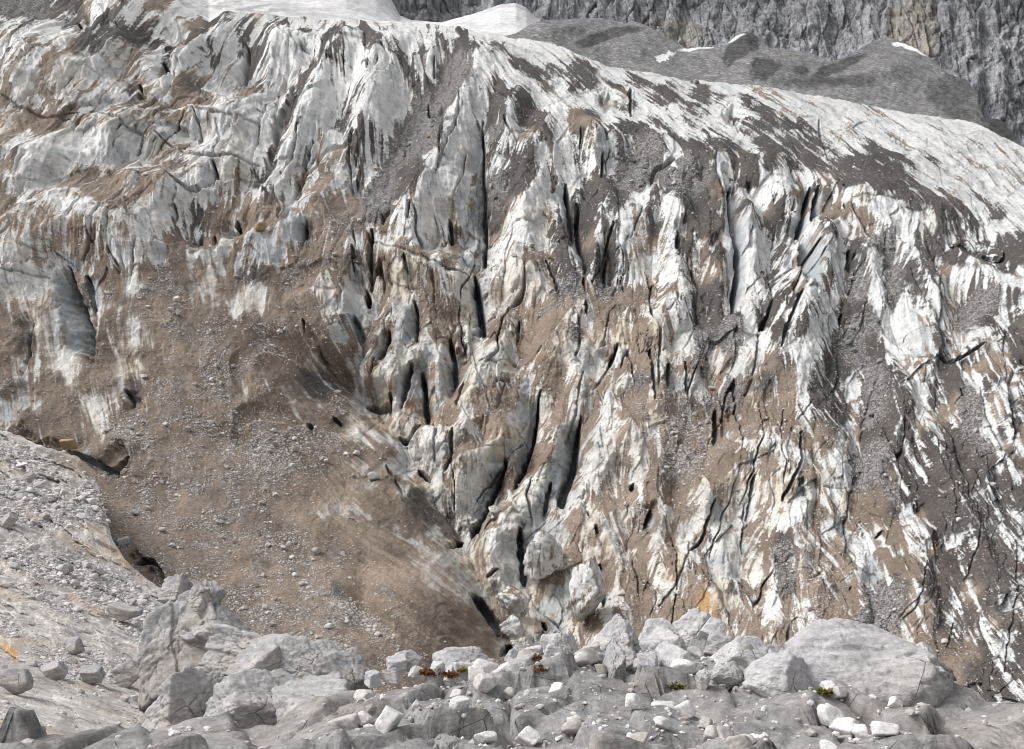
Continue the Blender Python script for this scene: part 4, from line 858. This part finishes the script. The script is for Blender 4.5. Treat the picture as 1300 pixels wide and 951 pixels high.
# density of stones over the glacier
dens = (1.0 * W['B'] * ss(-.35, .25, fbm(UU / 32, VV / 24, 701, 3)) + 1.25 * W['g'] + .10 * W['b'] + .06 * W['d'] + .03 * W['h']) * (VV < 930) * (UU > -60) * (UU < 1360) * (1 - deep)
for (u, v, a, b, rot, k) in [(160,545,30,16,.2,1.2),(345,590,55,22,.1,1.1),(300,540,60,30,.0,.5),(420,770,60,14,.5,1.),(470,790,40,10,.7,1.),(370,560,60,16,-.1,.9),(290,470,40,14,-.3,.5),(860,560,32,50,-.1,1.),(300,780,60,30,.3,.6)]:
    dens = dens + k * .8 * blob(UU, VV, u, v, a, b, .6, rot)
dens = dens * (1 - .93 * ss(0, 26, UU - np.interp(VV, [560, 640, 720, 840], [470, 452, 468, 560])) * ss(550, 600, VV) * (UU < 640))
hid = (VV > interp(BANKTOP, UU) + 2) & (UU < 330)
dens = np.where(hid, 0, dens) * ss(60, 160, VV)
dens = dens * np.gradient(-VV, axis=0)                  # rows are not evenly spaced
pr = (dens / dens.sum()).ravel()
NS = 62000
pick = rng.choice(pr.size, NS, p=pr)
rr, cc = np.unravel_index(pick, UU.shape)
pos = P[rr, cc]; mp_ = mpp[rr, cc]
isg = W['g'][rr, cc] > .4
szpx = 1.5 * (1 - rng.random(NS)) ** (-1 / 3.6); szpx = np.minimum(np.where(isg, szpx * .95, szpx), 6.5) * np.where(isg, 1., 1.)
size = szpx * mp_
order = np.argsort(-szpx)
big = order[:150]; rest = order[150:]
rest_b = rest[~isg[rest]]; rest_g = rest[isg[rest]]
for i in big:
    if isg[i]: put_stone(random.choice(grey_me), pos[i], size[i] * 1.15, 'small grey stone lying on a strip of grey gravel on the glacier', 'stones on the grey gravel strips')
    else: put_stone(random.choice(pale_me), pos[i], size[i] * 1.15, 'small pale stone scattered on the brown dirt of the glacier', 'stones scattered on the brown dirt')
jit = lambda n: rng.normal(size=(n, 3)) * .02
bulk('gravel', pos[rest_b] + jit(len(rest_b)), size[rest_b], M_stone, 'pale pebbles strewn over the brown debris of the glacier', 1)
bulk('gravel', pos[rest_g] + jit(len(rest_g)), size[rest_g], M_grey, 'grey gravel filling hollows between the ice ridges', 2)

# stones one can point to
for (u, v, s_, lab, mats) in [
  (237,545,11,'large white boulder alone on the brown dirt, above the end of the slope',M_stone), (148,560,9,'upright white stone in the rubble patch above the ice cave',M_stone), (155,691,15,'pale grey boulder at the tip of the orange streaked slab',M_stone),
  (475,611,19,'flat grey boulder lying alone on the smooth brown slope under the seracs',M_grey), (415,587,7,'round pale stone above the flat lone boulder',M_stone), (403,704,13,'pale flat boulder at the head of the brown hollow',M_stone),
  (113,658,11,'white oval stone at the right end of the scree bank',M_stone), (172,654,10,'pale boulder left of the white oval stone group',M_stone), (300,690,7,'white stone casting a dark spot on the brown slope',M_stone), (277,664,10,'broad pale slab stone on the upper brown slope',M_stone),
  (271,490,6,'cream coloured stone at the top of the stone field',M_stone), (248,490,7,'white stone left of the cream coloured stone',M_stone), (12,549,11,'grey-white boulder at the left start of the dark ice gap',M_stone), (335,732,8,'white block in the middle of the lower stone field',M_stone), (336,773,9,'white block above the right shoulder of the outcrop',M_stone),
  (417,798,11,'flat cream stone on the lower right of the stone field',M_stone), (452,578,11,'pale stone at the edge of the upper gravel patch',M_stone), (375,572,9,'pale block in the upper gravel patch',M_stone), (1053,747,7,'dark round stone on the brown dirt cone',M_grey), (1021,778,8,'cream stone in the gravel gully left of the dome',M_stone), (906,491,9,'white block in the grey gravel at the top of the middle strip',M_stone),
  (332,297,16,'orange-tan boulder jammed beside a small ice hole',M_ora), (546,187,6,'small tan stone on the grey gravel chute',M_ora), (697,333,5,'small tan stone at a crevasse head',M_ora), (474,204,6,'tan stone on the lower grey chute',M_ora)]:
    r_, c_ = on_glacier(u, v); me = stone_copy(random.choice(shape_me), mats)
    put_stone(me, P[r_, c_], s_ * mpp[r_, c_], lab, None, 'stone' if s_ < 10 else 'boulder', 'stone' if s_ < 10 else 'boulder', .7)

# slabs and boulders on the bank
for i, (a, b, c, d, lab, bx_, tl) in enumerate([(134,766,178,790,'pale wedge shaped slab at the lower end of the scree gully',1,24),(84,808,106,832,'squat grey boulder in the hollow of the limestone bank',0,6),(146,836,188,872,'white flat topped block at the right foot of the limestone bank',1,4),(52,838,86,862,'low light slab in the scree at the bottom of the bank',1,10),
    (79,714,93,730,'grey round boulder in the upper scree of the bank',0,0),(115,720,136,732,'long flat pale stone under the orange streaked slab',1,4),(30,600,44,612,'small pale boulder on the upper bank near the ice gap',0,0),(0,650,22,672,'grey block at the picture edge on the upper bank',1,0),(100,846,132,866,'broken grey block among the lower bank rubble',1,14),(2,846,42,880,'smooth grey rock beside the orange patch on the bank',0,20)]):
    c_ = int(np.clip(round(((a + c) / 2 + 130) / 470 * (nb - 1)), 0, nb - 1)); r_ = int(np.clip(round((965 - d) / (965 - vt[0, c_]) * (rb - 1)), 0, rb - 1))
    tag(placed_rock('boulder', a, b, c, d, float(Pb[r_, c_, 1]) - .05, M_outc, 6100 + 9 * i, 5, .9, 9, 18, .06, bx_, tl), lab, 'boulder', 'boulders on the limestone bank')
# flat tan slab wedged in the gap
r_, c_ = on_glacier(87, 572)
tag(placed_rock('boulder', 75, 557, 99, 571, float(P[r_, c_, 1]) - 2.2, M_ora, 6301, 4, .7, 8, 26, .03, 1, 6), 'flat orange-tan slab bridging the dark gap under the ice edge', 'boulder')
# scree on the bank
pb = (scree + .16 * ss(-.1, .4, fbm(Ub / 18, Vb / 12, 515, 3))) * (Vb < 925) * np.gradient(-Vb, axis=0); pb = pb / pb.sum()
NBk = 24000; pk = rng.choice(pb.size, NBk, p=pb.ravel()); r_, c_ = np.unravel_index(pk, Ub.shape)
sb = np.minimum(1.9 * (1 - rng.random(NBk)) ** (-1 / 2.7), 12) ; ordb = np.argsort(-sb)
for i in ordb[:40]:
    put_stone(random.choice(pale_me), Pb[r_[i], c_[i]], sb[i] * Yb[r_[i], c_[i]] / F, 'small pale stone lying among the scree on the limestone bank', 'stones on the limestone bank')
ib = ordb[40:]
bulk('scree_rubble', Pb[r_[ib], c_[ib]], sb[ib] * Yb[r_[ib], c_[ib]] / F, M_stone, 'fine grey scree on the limestone bank', 3)

# rubble on the ledge
pts = []; szs = []
for (u, v, su, sv, n) in [(760,838,45,18,420),(700,850,60,12,300),(500,862,50,6,160),(600,862,50,8,160),(780,815,26,14,160),(870,858,40,8,140),(940,856,20,6,60),(650,900,330,28,700),(980,905,200,24,300),(865,796,18,5,40)]:
    for k in range(n):
        U_ = random.gauss(u, su); V_ = random.gauss(v, sv)
        d = at(U_, V_, 1.0); y = -1.9 / d[2] if d[2] < -.05 else 99
        if y > 12.5: y = 11.3 + random.random() * .5
        x = d[0] * y; z, ok = ledge_z(x, y)
        if ok: pts.append((x, y, z)); szs.append(min(.03 * (1 - random.random()) ** (-1 / 2.2), .24))
pts = np.array(pts); szs = np.array(szs); o_ = np.argsort(-szs)
for i in o_[:75]:
    put_stone(random.choice(pale_me), pts[i], szs[i], 'small pale stone among the rubble on the near ledge', 'stones on the near ledge')
bulk('ledge_gravel', pts[o_[75:]], szs[o_[75:]], M_stone, 'fine pale gravel between the boulders of the near ledge', 4)

# ------------------------------------------------------------------ fallen ice at the foot of the icefall
ICE = [
 (722,706,770,790,'pointed white ice block with a dark hollow at its foot',6,20,.08,0,4,-6),
 (664,672,716,738,'tall grey ice block beside a deep dark hole',9,12,.10,0,0,-2),
 (682,703,722,726,'tilted ice slab with a dirty flat top leaning on the grey block',7,22,.05,1,-18,-4),
 (630,744,672,784,'broken pale ice lump above the dark cave mouth',10,14,.12,0,0,-4),
 (634,778,668,812,'rounded dirty ice lump below the cave mouth',10,12,.12,0,10,-4),
 (618,640,636,656,'small white ice block lodged in the dark hole under the seracs',8,16,.06,0,30,-5),
 (648,806,686,838,'lowest ice lump of the icefall behind the white boulders',9,12,.12,0,0,-4),
]
for i, (a, b, c, d, lab, pl, shp, rgh, bx_, tl, off) in enumerate(ICE):
    r_, c_ = on_glacier((a + c) / 2, d - 4)
    Yi = float(P[r_, c_, 1]) - .6
    tag(placed_rock('ice_block', a, b, c, d, Yi, M_iceb, 8200 + 11 * i, 5, .8, pl, shp, rgh, bx_, tl), lab, 'ice block', 'fallen ice blocks at the foot of the icefall')

# ------------------------------------------------------------------ small plants in the ledge cracks
def leaf_mat(name, a, b):
    t = NT(name); ge = t.n('ShaderNodeNewGeometry'); return t.done(t.mix(ge.outputs['Random Per Island'], a, b), .7, .3)
M_leaf = leaf_mat('olive_leaves', (.09, .10, .02), (.22, .19, .04)); M_red = leaf_mat('russet_leaves', (.13, .05, .02), (.22, .10, .03)); M_yel = leaf_mat('yellow_petals', (.62, .45, .02), (.72, .56, .05)); M_stem = leaf_mat('green_stems', (.06, .08, .02), (.10, .11, .03))
def leaves(name, n, rad, h, ln, mat, parent, seed, up=.5):
    r = np.random.default_rng(seed); V = []; Fc = []
    for k in range(n):
        a = r.uniform(0, 6.28); q_ = rad * math.sqrt(r.random()); b = np.array([q_ * math.cos(a), q_ * math.sin(a), h * r.random() * (1 - .5 * q_ / rad)])
        az = r.uniform(0, 6.28); el = r.uniform(.1, up * 2); d = np.array([math.cos(az) * math.cos(el), math.sin(az) * math.cos(el), math.sin(el)]); s_ = np.array([-math.sin(az), math.cos(az), 0.])
        l = ln * r.uniform(.7, 1.3); w = l * .3; n_ = np.cross(d, s_)
        i0 = len(V); V += [b, b + d * l * .5 + s_ * w, b + d * l, b + d * l * .5 - s_ * w, b + d * l * .45 - n_ * w * .4]
        Fc += [(i0, i0 + 1, i0 + 4), (i0 + 1, i0 + 2, i0 + 4), (i0 + 2, i0 + 3, i0 + 4), (i0 + 3, i0, i0 + 4)]
    return mesh_from(name, np.array(V), np.array(Fc), mat, False, None, parent)
bpy.context.view_layer.update()
ROCKS = [o for o in C.objects if o.type == 'MESH' and o.name.split('.')[0] in ('boulder', 'rock_ledge_ground', 'stone') and o.matrix_world.translation.y < 14]
def perch(u, v, Y):
    """the rock surface met along that line of sight"""
    from mathutils import Vector
    d = Vector(at(u, v, 1.0)).normalized(); best = None
    for o in ROCKS:
        mi = o.matrix_world.inverted(); a = mi @ Vector((0, 0, 0)); b = mi @ d
        ok, loc, nn, ix = o.ray_cast(a, (b - a).normalized())
        if ok:
            wl = o.matrix_world @ loc
            if best is None or wl.length < best.length: best = wl
    return np.array(best) if best is not None and best.length < 14 else at(u, v, Y)
for i, (u, v, Y, rad, lab, flower, red) in enumerate([
    (587,853,9.75,.05,'tiny yellow flowering plant in a crack between pale boulders',True,False), (546,858,9.8,.09,'russet leafed cushion plant below the blue-grey block',False,True), (572,860,9.6,.07,'russet leafed cushion plant beside the yellow flowers',False,True),
    (680,838,10.3,.06,'russet cushion plant on top between two white boulders',False,True), (686,852,9.9,.06,'russet leafed plant in the rubble below the white boulder',False,True), (858,874,9.6,.07,'olive green tuft below the large smooth grey boulder',False,False), (1046,882,9.5,.07,'dull olive plant in the shade under the big dome',False,False)]):
    p = perch(u, v, Y); pl = bpy.data.objects.new('alpine_plant', None); C.objects.link(pl); pl.location = p
    tag(pl, lab, 'plant', 'small plants in the ledge cracks')
    leaves('foliage', 160, rad, rad * .6, rad * .5, M_red if red else M_leaf, pl, 40 + i)
    if flower: leaves('blossom', 90, rad * .8, rad * 1.2, rad * .35, M_yel, pl, 90 + i, .2)

# ------------------------------------------------------------------ light, sky, camera
SUN_EL, SUN_AZ = math.radians(50), math.radians(-95)      # azimuth from north (+y), clockwise: behind the eye, from the left
w = bpy.data.worlds.new('World'); bpy.context.scene.world = w; w.use_nodes = True
nt = w.node_tree; bg = nt.nodes['Background']
sky = nt.nodes.new('ShaderNodeTexSky'); sky.sky_type = 'NISHITA'; sky.sun_disc = False; sky.sun_elevation = SUN_EL; sky.sun_rotation = SUN_AZ; sky.dust_density = 4.0; sky.air_density = 1.0; sky.ozone_density = 1.0
hs = nt.nodes.new('ShaderNodeHueSaturation'); hs.inputs['Saturation'].default_value = .10
nt.links.new(sky.outputs[0], hs.inputs['Color']); nt.links.new(hs.outputs[0], bg.inputs['Color']); bg.inputs['Strength'].default_value = .15
sd = bpy.data.lights.new('sun', 'SUN'); sd.energy = 1.3; sd.angle = math.radians(20); sd.color = (1, .965, .93)
so = bpy.data.objects.new('sun', sd); C.objects.link(so)
from mathutils import Vector
dsun = Vector((math.sin(SUN_AZ) * math.cos(SUN_EL), math.cos(SUN_AZ) * math.cos(SUN_EL), math.sin(SUN_EL)))
so.rotation_euler = dsun.to_track_quat('Z', 'Y').to_euler(); so.location = (0, -20, 60)
cd = bpy.data.cameras.new('camera'); co = bpy.data.objects.new('camera', cd); C.objects.link(co)
co.rotation_euler = (math.pi / 2 + PITCH, 0, 0); cd.sensor_width = 36; cd.lens = 36 * F / 1300; cd.clip_start = .1; cd.clip_end = 3000
sc = bpy.context.scene; sc.camera = co
sc.render.engine = 'CYCLES'; sc.cycles.max_bounces = 3; sc.cycles.diffuse_bounces = 2; sc.cycles.use_denoising = True; sc.cycles.filter_width = 1.0
vs = sc.view_settings; vs.view_transform = 'Standard'; vs.look = 'None'; vs.gamma = 1; vs.use_curve_mapping = False; vs.exposure = 0.34
